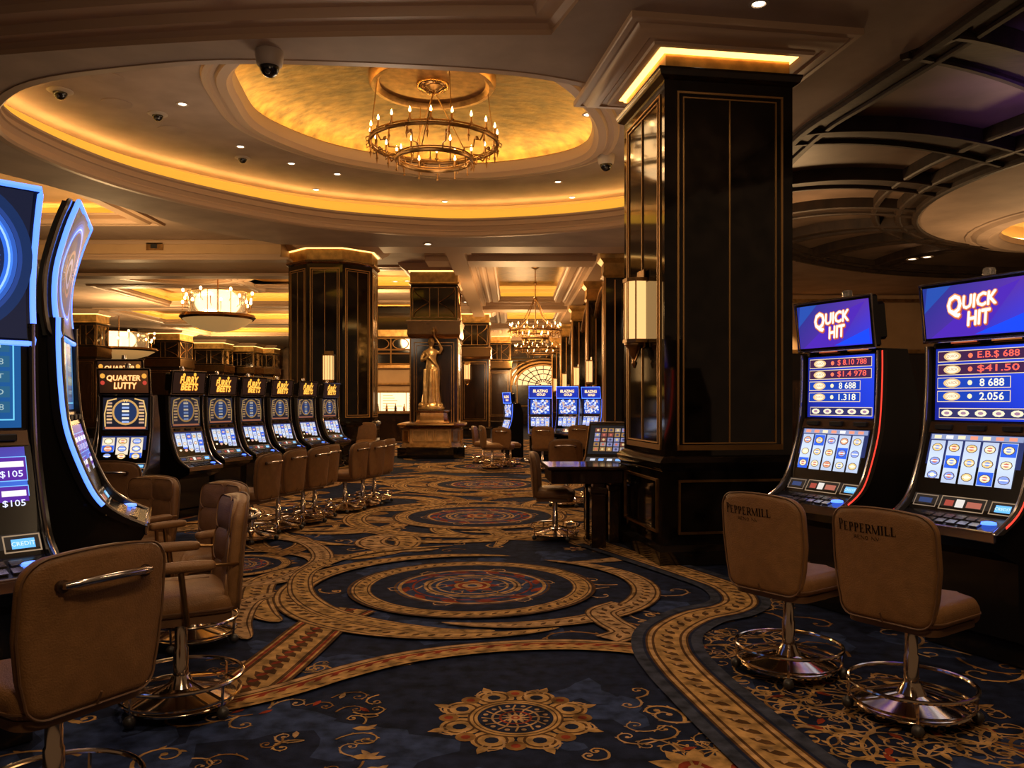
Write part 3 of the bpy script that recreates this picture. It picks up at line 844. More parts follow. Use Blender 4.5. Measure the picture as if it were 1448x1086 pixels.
far_col(671, 33.5, 1.2, 'first arch headed column beyond the statue column')
far_col(706, 45, 1.25, 'farther arch headed column along the left of the hall')
far_col(117, 33.5, 1.1, 'tall dark column at far left beside the blue lit machines')
far_col(230, 43, 1.8, 'broad gold topped column above the yellow slot machine')
far_col(295, 50, 1.8, 'far column left of the glass chandelier ring')
far_col(338, 53, 1.9, 'far column seen just under the glass chandelier')
far_col(374, 55, 1.3, 'farthest column beside the eight sided column')
far_col(163, 48, 2.2, 'far column in the haze above the upper jackpot screen')
for (px, py, Y, lb) in [(661,527,33.2,'left lamp on the first column beyond the statue'),(690,532,44.8,'small lit lantern on the farther hall column'),(720,532,56.7,'tiny lit lantern on the far wall left of the arch')]:
    q = at(px, py, Y); sconce((q.x, q.y-.15, q.z), 0, lb)

# --- gold edged piers along the hall's right side
for k, (Y, lb) in enumerate([(19.6,'first gold edged pier on the right of the hall'),(24,'second gold edged pier on the right of the hall'),(30,'third gold edged pier along the hall'),(37,'fourth gold edged pier along the hall'),(45,'fifth gold edged pier near the end of the hall')]):
    t = thing('pier', lb, 'pier', (2.45, Y, 0), group='gold edged piers of the hall')
    f = [(-.24,-.25),(.24,-.25),(.24,.25),(-.24,.25)]
    section(t, 'plinth', f, [(.05,0),(.05,.9),(0,.95)], M['wood'])
    section(t, 'shaft', f, [(0,.95),(0,4.5)], M['marble'])
    section(t, 'capital', f, [(0,4.45),(.06,4.5),(.03,4.6),(.03,4.8),(.12,4.9),(.14,5.0)], M['goldwall'])
    mb = MB()
    for i in range(4): face_bars(mb, f[i], f[(i+1)%4], [(0,.95,0,4.5,.05),(edge_len(f,i)/2,1.05,edge_len(f,i)/2,4.4,.03)], .03)
    mb.build('gold_frame', 'brass', t, smooth=False)
    mb = MB(); z_ = 4.55
    P = [(.0,.25+ (4.0)*q/10, z_-.6*(1-sin(pi*q/10)) ) for q in range(11)]
    mb.tube(P, .07, 6); mb.build('arch_molding', 'dbrass', t)
    if k < 4:
        sconce((2.18, Y+2.6, 2.3), face(-1,0), ['first','second','third','fourth'][k] + ' glowing wall lantern along the right side of the hall')

# --- end wall of the hall: arch with a lit glass fanlight
q = at(768, 540, 54)
t = thing('archway', 'ornate bronze arch with glowing fanlight closing the central hall', 'archway', (q.x, 54, 0))
mb = MB()
for sx in (-1, 1):
    for x in (1.9, 2.6, 3.3): mb.box(sx*x-.18, sx*x+.18, -.2, .2, 0, 4.2)
mb.box(-4, 4, -.25, .2, 4.2, 4.5); mb.box(-4,4,-.1,.3,0,.9)
mb.build('pilaster', 'wood', t)
mb = MB()
for (R_, r_) in ((2.1,.10),(1.85,.06),(2.4,.06)):
    mb.tube([(R_*cos(a_), -.25, 2.6+R_*.72*sin(a_)) for a_ in [pi*k/20 for k in range(21)]], r_, 6)
for sx in (-1, 1):
    for x in (1.72, 2.1, 2.4, 2.8, 3.1, 3.5): mb.tube([(sx*x,-.25,.9),(sx*x,-.25,4.2)], .035, 5)
for z in (1.2, 4.1, 4.3): mb.tube([(-4,-.27,z),(4,-.27,z)], .05, 5)
mb.build('arch_molding', 'brass', t)
mb = MB(); P = [(-1.75,2.6)]+[(1.75*cos(a_), 2.6+1.3*sin(a_)) for a_ in [pi - pi*k/20 for k in range(21)]]
mb.prism(P, -.1, -.05, 'y'); mb.build('fanlight', 'boardlit', t, smooth=False)
mb = MB()
for k in range(1, 10):
    a_ = pi*k/10; mb.tube([(.3*cos(a_),-.14,2.6+.2*sin(a_)),(1.75*cos(a_),-.14,2.6+1.3*sin(a_))], .03, 5)
for R_ in (.5, 1.0, 1.4): mb.tube([(R_*cos(a_), -.14, 2.6+R_*.74*sin(a_)) for a_ in [pi*k/20 for k in range(21)]], .03, 5)
mb.build('glazing_bars', 'wood', t)
mb = MB(); mb.box(-1.7, 1.7, -.06, 0, 0, 2.6); mb.build('door_panel', 'wood', t)

# --- bar and cashier front between the columns
q = at(555, 568, 31)
t = thing('cashier_counter', 'long counter with a glowing white menu board between the columns', 'counter', (q.x, 31, 0))
mb = MB(); mb.box(-1.7,1.7,-.3,.3,0,1.05); mb.build('base', 'wood', t)
mb = MB(); mb.box(-1.8,1.8,-.4,.35,1.05,1.12); mb.build('worktop', 'dbrass', t)
Ar = Art(.004)
Ar.rect(-1.5,1.15,1.5,1.85,(1.15,.72,.36)); Ar.up()
for i in range(3):
    for j in range(6): Ar.rect(-1.4+i*1.0, 1.22+j*.1, -1.4+i*1.0+.35+.4*rnd.random(), 1.25+j*.1, (.55,.3,.13))
Ar.rect(-.52,1.15,-.49,1.85,(.3,.16,.06)); Ar.rect(.48,1.15,.51,1.85,(.3,.16,.06))
mb = MB(); Ar.to(mb, lambda u, v, h: (u, .2-h, v)); mb.build('menu_board', 'screenhi', t, smooth=False)
mb = MB(); mb.box(-1.7,1.7,.25,.6,1.85,2.85); mb.build('fascia', 'cream', t)
mb = MB(); mb.box(-1.7,1.7,.1,.6,2.15,2.22); mb.box(-1.7,1.7,.1,.6,1.84,1.92); mb.box(-1.7,1.7,.05,.6,2.78,2.9); mb.build('fascia_rail', 'dbrass', t)
mb = MB(); mb.box(-1.7,1.7,.3,.6,2.9,4.0); mb.box(-1.7,1.7,.5,.7,4,5.2); mb.build('upper_panel', 'marble', t)
mb = MB()
for x in (-1.6,-.85,-.1,.65,1.4): mb.tube([(x,.28,2.95),(x,.28,3.95)], .03, 5)
for z in (2.95,3.35,3.5,3.95): mb.tube([(-1.7,.28,z),(1.7,.28,z)], .035, 5)
mb.build('brass_grille', 'brass', t)
for i in range(4):
    x = -1.23+.75*i; mb = MB()
    mb.tube([(x+.3*cos(a_), .28, 3.73+.2*sin(a_)) for a_ in [2*pi*k/16 for k in range(16)]], .02, 5, closed=True)
    mb.build('grille_ring', 'brass', t)
mb = MB(); mb.box(-1.7,1.7,.1,.5,4.0,4.25); mb.build('cornice', 'goldwall', t)
for k in range(10):
    x = q.x-1.5+.33*k
    mb = MB(); mb.lathe([(.04,0),(.045,.02),(.045,.17),(.02,.22),(.016,.3),(.02,.3)], 8)
    o = mb.build('bottle', 'wood' if k % 2 else 'bronze'); o.location = (x, 30.75, 1.121)
    tag(o, 'dark bottle on the counter under the glowing menu board', 'bottle', 'bottles along the far counter')

# --- statue on its plinth
px0 = (608-724)/1150*21.9
t = thing('statue_plinth', 'stepped bronze and marble plinth carrying the golden statue', 'plinth', (px0+.05, 22.3, 0))
f8 = lambda h, ch: [(-h+ch,-h),(h-ch,-h),(h,-h+ch),(h,h-ch),(h-ch,h),(-h+ch,h),(-h,h-ch),(-h,-h+ch)]
section(t, 'base', f8(.85,.25), [(.05,0),(.05,.28),(.02,.3)], M['marble'])
section(t, 'drum', f8(.78,.22), [(.02,.3),(.0,.36),(-.02,.4),(-.02,.78),(.03,.82)], M['dbrass'])
section(t, 'ledge', f8(.82,.22), [(-.03,.8),(.06,.84),(.08,.88),(.06,.92),(-.05,.94)], M['bronze'])
section(t, 'pedestal', f8(.42,.1), [(.05,.93),(.02,.97),(0,1.0),(-.02,1.2),(.04,1.24),(.04,1.27)], M['bronze'])
mb = MB(); f_ = f8(.76,.22)
for i in range(8):
    L_ = edge_len(f_, i)
    if L_ > .6: face_bars(mb, f_[i], f_[(i+1)%8], [(.06,.44,L_*.38,.74,.025),(L_*.41,.44,L_*.59,.74,.025),(L_*.62,.44,L_-.06,.74,.025)], .02, proud=.03)
    else: face_bars(mb, f_[i], f_[(i+1)%8], [(.04,.44,L_-.04,.74,.02)], .02, proud=.03)
mb.build('panel_frame', 'brass', t, smooth=False)

def human(name, mat_):
    """draped standing woman, one continuous surface"""
    mb = MB()
    def ell(z, a_, b_, cx=0, cy=0, fold=0., n=28, ph=0.):
        return [(cx+a_*(1+fold*sin(7*t_+ph))*cos(t_), cy+b_*(1+fold*sin(7*t_+ph))*sin(t_), z) for t_ in [2*pi*k/n for k in range(n)]]
    R_ = [ell(0,.26,.22,0,0,.10),ell(.15,.24,.20,0,0,.10,ph=.3),ell(.45,.20,.17,.01,0,.10,ph=.6),ell(.7,.185,.155,.02,-.01,.08,ph=.9),ell(.9,.19,.15,.03,0,.05,ph=1.2),
          ell(1.02,.185,.14,.03,0,.03),ell(1.12,.145,.11,.01,0,.02),ell(1.22,.13,.10,0,0),ell(1.33,.155,.115,-.01,-.015),ell(1.42,.17,.105,-.015,-.01),ell(1.48,.15,.085,-.01,0),ell(1.52,.07,.06,-.01,0),ell(1.58,.05,.05,-.005,-.005)]
    mb.loft(R_)
    mb.ball((0,-.01,1.69), .095, 14, 1.25)
    mb.ball((.0,.05,1.73), .085, 12); mb.ball((0,.09,1.70), .05, 10)
    mb.tube([(0,-.10,1.70),(0,-.122,1.68),(0,-.10,1.665)], .014, 6)
    # arms
    mb.tube([(-.155,0,1.44),(-.24,-.03,1.30),(-.26,-.06,1.17),(-.17,-.17,1.22),(-.08,-.2,1.33)], .04, 8, radii=[.055,.05,.045,.038,.028])
    mb.tube([(.13,0,1.44),(.23,0,1.40),(.28,-.06,1.50),(.2,-.1,1.66),(.10,-.08,1.82)], .04, 8, radii=[.055,.05,.045,.038,.028])
    mb.ball((-.06,-.2,1.36), .035, 8); mb.ball((.08,-.07,1.85), .035, 8)
    for k in range(5): mb.tube([(.08+.008*(k-2),-.07,1.86),(.07+.014*(k-2),-.075,1.91+.01*(2-abs(k-2)))], .009, 5)
    mb.ball((.05,-.07,1.98), .06, 10, 1.4); mb.tube([(.05,-.07,1.9),(.05,-.07,2.1)], .02, 6)
    # sash folds and knee
    mb.tube([(-.16,-.06,1.40),(-.05,-.13,1.25),(.1,-.14,1.08),(.2,-.06,.95),(.22,.05,.7),(.2,.1,.3)], .03, 7)
    mb.tube([(-.02,-.15,.95),(-.03,-.2,.6),(-.05,-.21,.2),(-.06,-.22,0)], .05, 8, radii=[.04,.06,.05,.05])
    mb.tube([(.1,-.13,.9),(.12,-.18,.5),(.13,-.2,.05)], .035, 7)
    mb.tube([(-.18,-.05,.95),(-.2,-.08,.5),(-.2,-.1,.05)], .035, 7)
    o = mb.build(name, mat_, ang=180)
    md = o.modifiers.new('weld', 'REMESH'); md.mode = 'VOXEL'; md.voxel_size = .016; md.use_smooth_shade = True
    sm = o.modifiers.new('soft', 'SMOOTH'); sm.iterations = 2
    return o
st = human('statue', 'gilt'); st.location = (px0, 22.25, 1.44); st.rotation_euler = (0, 0, .15)
tag(st, 'golden statue of a draped woman raising one arm, on the plinth', 'statue')
mb = MB()
for k in range(16):
    a_ = 2*pi*k/16; r_ = .26+.06*rnd.random(); mb.ball((r_*cos(a_)*.9, r_*sin(a_)*.8, .06+.05*rnd.random()), .09, 8)
mb.lathe([(.36,0),(.36,.05),(.30,.1),(.28,.16),(.01,.17)], 20)
o = mb.build('rockery_base', 'gilt'); o.parent = st; o.location = (0,0,-.15)
# ================================================================== STOOLS
def make_stool(label, arms=False, tuft=False, handle=True, letters=False, cat='chair', group=None):
    t = thing('casino_stool', label, cat, group=group)
    lt = M['leather']
    # seat cushion
    o_ = rrect(.50, .48, .09, 5)
    mb = MB(); R_ = [[(x, y + (0 if y > -.1 else -.0), .50+z - (.025 if y < -.15 else 0)) for x, y in r_] for r_, z in pad(o_, .115, .045, .022)]
    mb.loft(R_); seat = mb.build('seat', lt, t, ang=60)
    mb = MB(); sweep(mb, o_, [(-.01,.525),(.004,.53),(.004,.536),(-.01,.541)]); mb.prism(rrect(.46,.44,.08), .468, .502)
    mb.tube([(-.06,-.12,.63),(.0,.0,.637),(-.06,.14,.63)], .004, 5); mb.build('piping', 'leather_d', seat)
    # backrest
    H_ = .54; n = 6
    out = []
    for k in range(n+1): a_ = pi/2*k/n; out.append((.262-.10+.10*cos(a_), H_-.10+.10*sin(a_)))
    for k in range(1, 6): x = .162-.054*k; out.append((x, H_+.012*(1-(x/.17)**2)))
    for k in range(n+1): a_ = pi/2+pi/2*k/n; out.append((-.162+.10*cos(a_), H_-.10+.10*sin(a_)))
    out.append((-.265, .28)); out.append((-.25, .14))
    for k in range(n+1): a_ = pi+pi/2*k/n; out.append((-.235+.07+.07*cos(a_), .07+.07*sin(a_)))
    for k in range(n+1): a_ = 1.5*pi+pi/2*k/n; out.append((.235-.07+.07*cos(a_), .07+.07*sin(a_)))
    out.append((.25, .14)); out.append((.265, .28))
    def bk(x, z, h):   # h = thickness coordinate towards the rear
        return (x, .205 + h + .10*z*z + .03*z - .55*x*x, .505 + z)
    mb = MB(); R_ = [[bk(x, z, h) for x, z in r_] for r_, h in pad(out, .07, .03, .006)]
    mb.loft(R_)
    if tuft:
        for j in range(3):
            for i in (-1, 1):
                z = .115+.165*j; x = .115*i
                P = rrect(.245, .178, .06, 4, x, z)
                rr = [[bk(px, pz, .012-h*.9) for px, pz in r_] for r_, h in pad(P, .020, .02, .012, 4)]
                mb.loft([r_ for r_ in rr])
    back = mb.build('backrest', lt, t, ang=60)
    mb = MB(); mb.tube([bk(x*1.0, z, .062) for x, z in out], .005, 5, closed=True)
    mb.tube([bk(0,.0,.05), bk(0,.05,.075)], .004, 5); mb.build('piping', 'leather_d', back)
    if handle:
        mb = MB(); mb.tube([bk(-.15,.44,.075), bk(-.15,.445,.105), bk(-.10,.452,.125), bk(0,.456,.13), bk(.10,.452,.125), bk(.15,.445,.105), bk(.15,.44,.075)], .013, 10)
        mb.build('handle', 'steel', t)
        for sx in (-.15, .15):
            mb = MB(); mb.tube([bk(sx,.44,.068), bk(sx,.44,.085)], .022, 10); mb.build('handle_mount', 'bronzepanel', t)
    if letters:
        Ar = Art(.0002); serif_word(Ar, 'PEPPERMILL', -.205, .425, .31, .044, 1.25); Ar.up(); serif_word(Ar, 'RENO NV', -.12, .393, .14, .018, 1.0)
        mb = MB(); Ar.to(mb, lambda u, v, h: bk(-u, v, .0775+h)); mb.c = [(1,1,1)]*len(mb.f); mb.build('lettering', 'art', t, smooth=False)
    # post, base, ring, casters
    mb = MB(); mb.lathe([(.036,.07),(.036,.30),(.030,.31),(.030,.47)], 20); mb.build('post', 'chrome', t)
    mb = MB(); mb.lathe([(.262,.045),(.268,.055),(.262,.064),(.17,.085),(.07,.115),(.05,.15),(.042,.17)], 36); mb.build('base', 'chrome', t)
    mb = MB(); mb.torus((0,0,.165), .295, .0105, 40, 8)
    for k in range(4):
        a_ = pi/2*k+.6
        mb.tube([(.04*cos(a_),.04*sin(a_),.15),(.18*cos(a_),.18*sin(a_),.115),(.285*cos(a_),.285*sin(a_),.09)], .008, 6)
        mb.tube([(.285*cos(a_),.285*sin(a_),.06),(.293*cos(a_),.293*sin(a_),.165)], .008, 6)
    mb.torus((0,0,.085), .285, .007, 40, 6)
    mb.build('foot_ring', 'chrome', t)
    for k in range(4):
        a_ = pi/2*k+.6
        mb = MB(); mb.ball((.292*cos(a_),.292*sin(a_),.03), .03, 12); mb.build('caster', 'plastic', t)
    if arms:
        for sx in (-1, 1):
            P = rrect(.065, .27, .03, 4, sx*.295, -.01)
            mb = MB(); mb.loft([[(x, y, .735+z) for x, y in r_] for r_, z in pad(P, .045, .018, .006)]); mb.build('armrest', lt, t, ang=60)
            mb = MB(); mb.tube([(sx*.2,.0,.475),(sx*.28,.0,.485),(sx*.295,-.01,.56),(sx*.30,-.03,.735)], .014, 8)
            mb.tube([(sx*.295,.10,.755),(sx*.28,.20,.75),(sx*.25,.235,.745)], .008, 6); mb.build('arm_bracket', 'dbrass', t)
    return t

def serif_word(A_, w, x0, y0, W, H, sc=1.):
    units = {'P':.62,'E':.64,'R':.72,'M':.95,'I':.34,'L':.6,'N':.8,'O':.78,'V':.74,'C':.7,' ':.4}
    tot = sum(units[c] + .12 for c in w); k = W / tot; x = x0
    T = H*.17; t_ = H*.07
    for i, c in enumerate(w):
        h = H*(1.25 if i == 0 and sc > 1.1 else 1.); y = y0; wd = units[c]*k
        def V(xx): A_.rect(xx, y, xx+T, y+h, (0,0,0)); A_.rect(xx-T*.35, y, xx+T*1.35, y+t_, (0,0,0)); A_.rect(xx-T*.35, y+h-t_, xx+T*1.35, y+h, (0,0,0))
        def Hh(a_, b_, yy): A_.rect(a_, yy, b_, yy+t_, (0,0,0))
        if c in 'PR':
            V(x); P = [(x+T*.5, y+h-t_/2)] + [(x+wd*.45+wd*.3*cos(a), y+h*.74+h*.23*sin(a)) for a in [pi/2-pi*q/8 for q in range(9)]] + [(x+T*.5, y+h*.5)]
            A_.ribbon(P, [t_]+[t_+ (T-t_)*sin(pi*q/8) for q in range(9)]+[t_], (0,0,0))
            if c == 'R': A_.ribbon([(x+wd*.4,y+h*.5),(x+wd*.95,y)], T*.9, (0,0,0))
        elif c == 'E':
            V(x); Hh(x, x+wd*.85, y); Hh(x, x+wd*.8, y+h-t_); Hh(x, x+wd*.65, y+h*.48)
            A_.rect(x+wd*.78, y, x+wd*.85, y+h*.22, (0,0,0)); A_.rect(x+wd*.73, y+h*.8, x+wd*.8, y+h, (0,0,0))
        elif c == 'L': V(x); Hh(x, x+wd*.9, y); A_.rect(x+wd*.82, y, x+wd*.9, y+h*.25, (0,0,0))
        elif c == 'I': V(x+wd*.1)
        elif c == 'M': 
            A_.rect(x, y, x+t_, y+h, (0,0,0)); V(x+wd-T*1.3); A_.ribbon([(x,y+h),(x+wd*.45,y)], T*.9, (0,0,0)); A_.ribbon([(x+wd*.45,y),(x+wd-T,y+h)], t_, (0,0,0))
        elif c == 'N': A_.rect(x, y, x+t_, y+h, (0,0,0)); A_.rect(x+wd*.9, y, x+wd*.9+t_, y+h, (0,0,0)); A_.ribbon([(x,y+h),(x+wd*.9,y)], T*.9, (0,0,0))
        elif c == 'O': A_.ring(x+wd*.45, y+h/2, h*.45, T*.8, (0,0,0), 14, .8, 1)
        elif c == 'V': A_.ribbon([(x,y+h),(x+wd*.45,y)], T*.9, (0,0,0)); A_.ribbon([(x+wd*.45,y),(x+wd*.9,y+h)], t_, (0,0,0))
        x += wd + .12*k

def place(o, x, y, rz, sc=1., label=None, group=None, z=0.):
    o.location = (x, y, z); o.rotation_euler = (0, 0, rz); o.scale = (sc,)*3
    if label: o['label'] = label
    if group: o['group'] = group
    return o

# right pair with printed backs
g = 'stools with printed backs at the right-hand slots'
p0 = make_stool('tan leather stool with printed back, nearest the right edge of the carpet border', handle=False, letters=True)
x, y = 1.95, 3.89; place(p0, x-.04, y, face(.82, .57), .96, 'tan stool with PEPPERMILL printed on its back, in front of the larger right-hand machine', g)
c = copy_tree(p0); place(c, 1.53, 4.50, face(.80, .60), .96, 'tan stool with PEPPERMILL printed on its back, the one nearer the big column', g)
# near-left big stool
s1 = make_stool('large tan leather stool seen from behind with chrome handle, closest to the camera', arms=False)
place(s1, -1.60, 2.84, face(-.86, .5), .97)
# arm stools
ga = 'tufted arm stools by the blue lit machines'
s2 = make_stool('tufted tan arm stool turned sideways just behind the closest stool', arms=True, tuft=True, handle=True)
place(s2, -1.62, 3.98, face(-.80, -.42), .98, group=ga)
c = copy_tree(s2); place(c, -2.0, 5.08, face(-.62, -.78), .93, 'tufted tan arm stool half hidden behind the sideways arm stool', ga)
c = copy_tree(s2); place(c, -2.72, 5.78, face(-.36, -.93), .90, 'tufted tan arm stool standing beside the edge-on blue lit machine', ga)
# plain handle stools: proto is s1, seen in several rows
gr = 'stools lined up along the yellow slot row'
st_ = make_stool('x', arms=False)
place(st_, -3.42, 7.1, face(-.12, 1), .95, 'tan stool seen from behind facing the yellow quarter slot machine', 'stools at the far left'); 
c = copy_tree(st_); place(c, -3.9, 6.7, face(-.6, .5), .92, 'tan stool mostly hidden behind the edge-on blue lit machine', 'stools at the far left')
rows = [(355,765,'first'),(393.5,750,'second'),(428.5,740,'third'),(445,732,'fourth'),(488,723,'fifth'),(513,716.5,'sixth'),(529,710,'seventh')]
for k, (px, py, w) in enumerate(rows):
    x, y = fl(px, py); c = copy_tree(st_)
    place(c, x, y, face(-.97, .26 + .03*((k*7) % 3)), .90, w + ' tan stool from the camera in the row facing the yellow slots' , gr)
# right background stools
gb = 'stools round the blue slots in the hall'
for (px, py, d_, sc_, w) in [(767,665,(0,1),.92,'tan stool seen from behind in front of the first blue slot machine'),
                             (819,661,(.1,1),.92,'tan stool in front of the middle blue slot machine'),
                             (846,660,(.2,1),.9,'tan stool in front of the last blue slot machine, by the column'),
                             (801,715,(.12,1),.92,'tan stool with its back to us right behind the dark table'),
                             (848,710,(-.5,-.8),.92,'tan stool facing us behind the dark table, beside the slant machine'),
                             (696,663,(1,.25),.92,'tan stool at the side of the blue slot bank, facing right'),
                             (713,660,(.3,1),.86,'tan stool just left of the blue slot bank'),
                             (722,657,(.8,.4),.86,'tan stool half hidden against the side of the blue slot bank'),
                             (683,655,(1,-.2),.86,'leftmost tan stool beside the blue slot bank'),]:
    x, y = fl(px, py); c = copy_tree(st_); place(c, x, y, face(*d_), sc_, w, gb)
x, y = fl(785, 761); c = copy_tree(st_); place(c, x, y, face(1, -.12), .90, 'narrow tan stool seen from the side pulled up to the dark table', 'stools at the dark table')
# lounge seating far left of the plinth
for (px, py, d_, w) in [(500,665,(.2,-1),'tan tub seat behind the end of the yellow slot row'),(447,668,(.9,-.3),'tan seat in the shadow before the glowing board')]:
    x, y = fl(px, py); c = copy_tree(st_); place(c, x, y+1.5, face(*d_), .95, w, 'seats before the cashier counter')

# ================================================================== SLOT MACHINES
W2 = .345
LOW = ((-.135,.955),(-.035,1.30)); UPP = ((.0,1.385),(.012,1.83)); PAN = ((-.20,.855),(-.150,.935)); DECK = ((-.385,.79),(-.21,.845))
def plane(seg, off=.004):
    (y0, z0), (y1, z1) = seg; L_ = sqrt((y1-y0)**2+(z1-z0)**2); dy, dz = (y1-y0)/L_, (z1-z0)/L_
    return L_, (lambda u, v, h: (u, y0+dy*v-dz*(h+off), z0+dz*v+dy*(h+off)))
rs = random.Random(11)
def symbols(A_, x, y, s_, c1, c2):
    A_.up(); A_.disc(x, y, s_, (.10,.05,.03), 10, 1.25, .9); A_.up(); A_.disc(x, y, s_*.86, c1, 10, 1.25, .9); A_.up()
    A_.disc(x, y, s_*.5, c2, 8, 1.25, .9); A_.rect(x-s_*.9, y-s_*.12, x+s_*.9, y+s_*.12, (.9,.85,.75)); A_.L -= 3
def art_quick_upper(A_, w, h, seed):
    r = random.Random(seed)
    A_.grad(-w, 0, w, h, [(.008,.015,.25),(.012,.04,.6),(.02,.06,.75),(.008,.02,.3)]); A_.up()
    rowsn = [('E.B.$ 688' if seed else '$ 8.10 788', 1), ('$41.50' if seed else '$1.4 978', 1), ('8 688', 0), ('2.056' if seed else '1.318', 0)]
    for i, (tx, red) in enumerate(rowsn):
        y1 = h*.965 - i*h*.185; y0 = y1-h*.155; x1 = w*.93 if red else w*.62
        A_.rect(-w*.95, y0, x1, y1, (.85,.65,.4)); A_.up(); A_.rect(-w*.94, y0+h*.01, x1-.004, y1-h*.01, (.05,.015,.06) if red else (.01,.05,.42)); A_.up()
        A_.disc(-w*.62, (y0+y1)/2, h*.062, (.75,.5,.22), 14, 2.1, 1); A_.up(); A_.disc(-w*.62, (y0+y1)/2, h*.045, (1.,.85,.6), 14, 2.1, 1); A_.up()
        A_.text('QUICK', -w*.62, (y0+y1)/2, h*.045, (.35,.12,.05), shear=.2)
        A_.disc(-w*.22, (y0+y1)/2, h*.035, (1.,.2,.1) if red else (1,.85,.5), 8)
        A_.text(tx, w*(.36 if red else .24), (y0+y1)/2, h*.10, (1.,.13,.09) if red else (.95,.9,.7), w=w*(.85 if red else .5), off=.02)
        A_.L -= 3
    A_.rect(-w*.9, h*.03, w*.97, h*.17, (.9,.7,.45)); A_.up(); A_.rect(-w*.89, h*.04, w*.96, h*.16, (.03,.03,.12)); A_.up()
    for k in range(5): A_.disc(-w*.72+w*.37*k, h*.10, h*.045, (.95,.8,.55), 9, 1.9, 1); A_.up(); A_.disc(-w*.72+w*.37*k, h*.10, h*.022, (.35,.2,.3), 7, 1.9, 1); A_.L -= 1
def art_reels(A_, w, h, seed, bright=(.62,.72,.95), top=True, n=5):
    r = random.Random(seed)
    A_.rect(-w, 0, w, h, (.02,.03,.12)); A_.up()
    if top:
        A_.rect(-w*.97, h*.90, w*.97, h*.99, (.25,.3,.5)); A_.up()
        for k in range(7): A_.rect(-w*.9+w*.265*k, h*.915, -w*.74+w*.265*k, h*.975, r.choice(((.9,.75,.5),(.8,.3,.2),(.9,.85,.8))))
        A_.rect(-w*.97, h*.01, w*.97, h*.125, (.7,.2,.15)); A_.up(); A_.rect(-w*.96, h*.02, w*.96, h*.115, (.04,.05,.25)); A_.up()
        for k in range(5): A_.rect(-w*.88+w*.37*k, h*.035, -w*.65+w*.37*k, h*.10, r.choice(((.8,.85,1),(.9,.8,.6),(.2,.4,.9))))
    y0, y1 = (h*.15, h*.88) if top else (h*.06, h*.94)
    for i in range(n):
        a_ = -w*.95+i*w*1.9/n; b_ = a_+w*1.9/n*.86
        A_.grad(a_, y0, b_, (y0+y1)/2, [tuple(q*.75 for q in bright)]*2+[bright]*2); A_.grad(a_, (y0+y1)/2, b_, y1, [bright]*2+[tuple(q*.75 for q in bright)]*2)
        A_.up()
        for j in range(3):
            yc = y0+(y1-y0)*(j+.5)/3; xc = (a_+b_)/2
            if (i*3+j+seed) % 5 == 0: A_.rect(a_+.003, yc-(y1-y0)*.15, b_-.003, yc+(y1-y0)*.15, (.03,.12,.75)); A_.up()
            symbols(A_, xc, yc, (b_-a_)*.30, r.choice(((.85,.6,.25),(.9,.75,.45),(.75,.35,.2),(.25,.35,.8))), r.choice(((.9,.85,.6),(.6,.15,.1),(.2,.3,.7))))
        A_.L -= 1 if False else 0
def art_gold_upper(A_, w, h, seed, k0=1.):
    c = lambda *q: tuple(v*k0 for v in q)
    A_.rect(-w, 0, w, h, (.012,.012,.02)); A_.up()
    A_.disc(0, h*.55, h*.40, c(.55,.30,.09), 24, 1.2*w/h/.8, 1); A_.up(); A_.disc(0, h*.55, h*.34, (.015,.03,.09), 24, 1.2*w/h/.8, 1); A_.up()
    for sx in (-1, 1):
        for i in range(7): A_.rect(sx*w*.72-w*.12, h*.2+i*h*.1, sx*w*.72+w*.12, h*.255+i*h*.1, c(.75,.45,.18) if i % 2 else c(.5,.3,.2))
        A_.ribbon([(sx*w*.9,h*.1),(sx*w*.93,h*.5),(sx*w*.8,h*.9),(sx*w*.4,h*.97)], h*.04, c(.7,.42,.14))
    for i in range(6): A_.rect(-w*.16, h*.22+i*h*.11, w*.16, h*.28+i*h*.11, c(.85,.7,.5) if i % 2 else c(.3,.4,.7))
    A_.text('W', 0, h*.9, h*.1, c(.9,.6,.2)); A_.rect(-w*.9, h*.03, w*.9, h*.09, c(.6,.2,.1))
def art_title(A_, w, h, txt, bg, c1, c2, edge, shear=.12):
    A_.grad(-w, -h, w, h, bg); A_.up()
    n = len(txt)
    for i, (s_, x, y, hh, ww) in enumerate(txt):
        A_.text(s_, x, y, hh, edge, w=ww, shear=shear, off=.10, dx=.002, dy=-.002)
    A_.up()
    for (s_, x, y, hh, ww) in txt: A_.text(s_, x, y, hh, c2, w=ww, shear=shear, off=.06)
    A_.up()
    for (s_, x, y, hh, ww) in txt: A_.text(s_, x, y, hh, c1, w=ww, shear=shear, off=.02)
    A_.up()

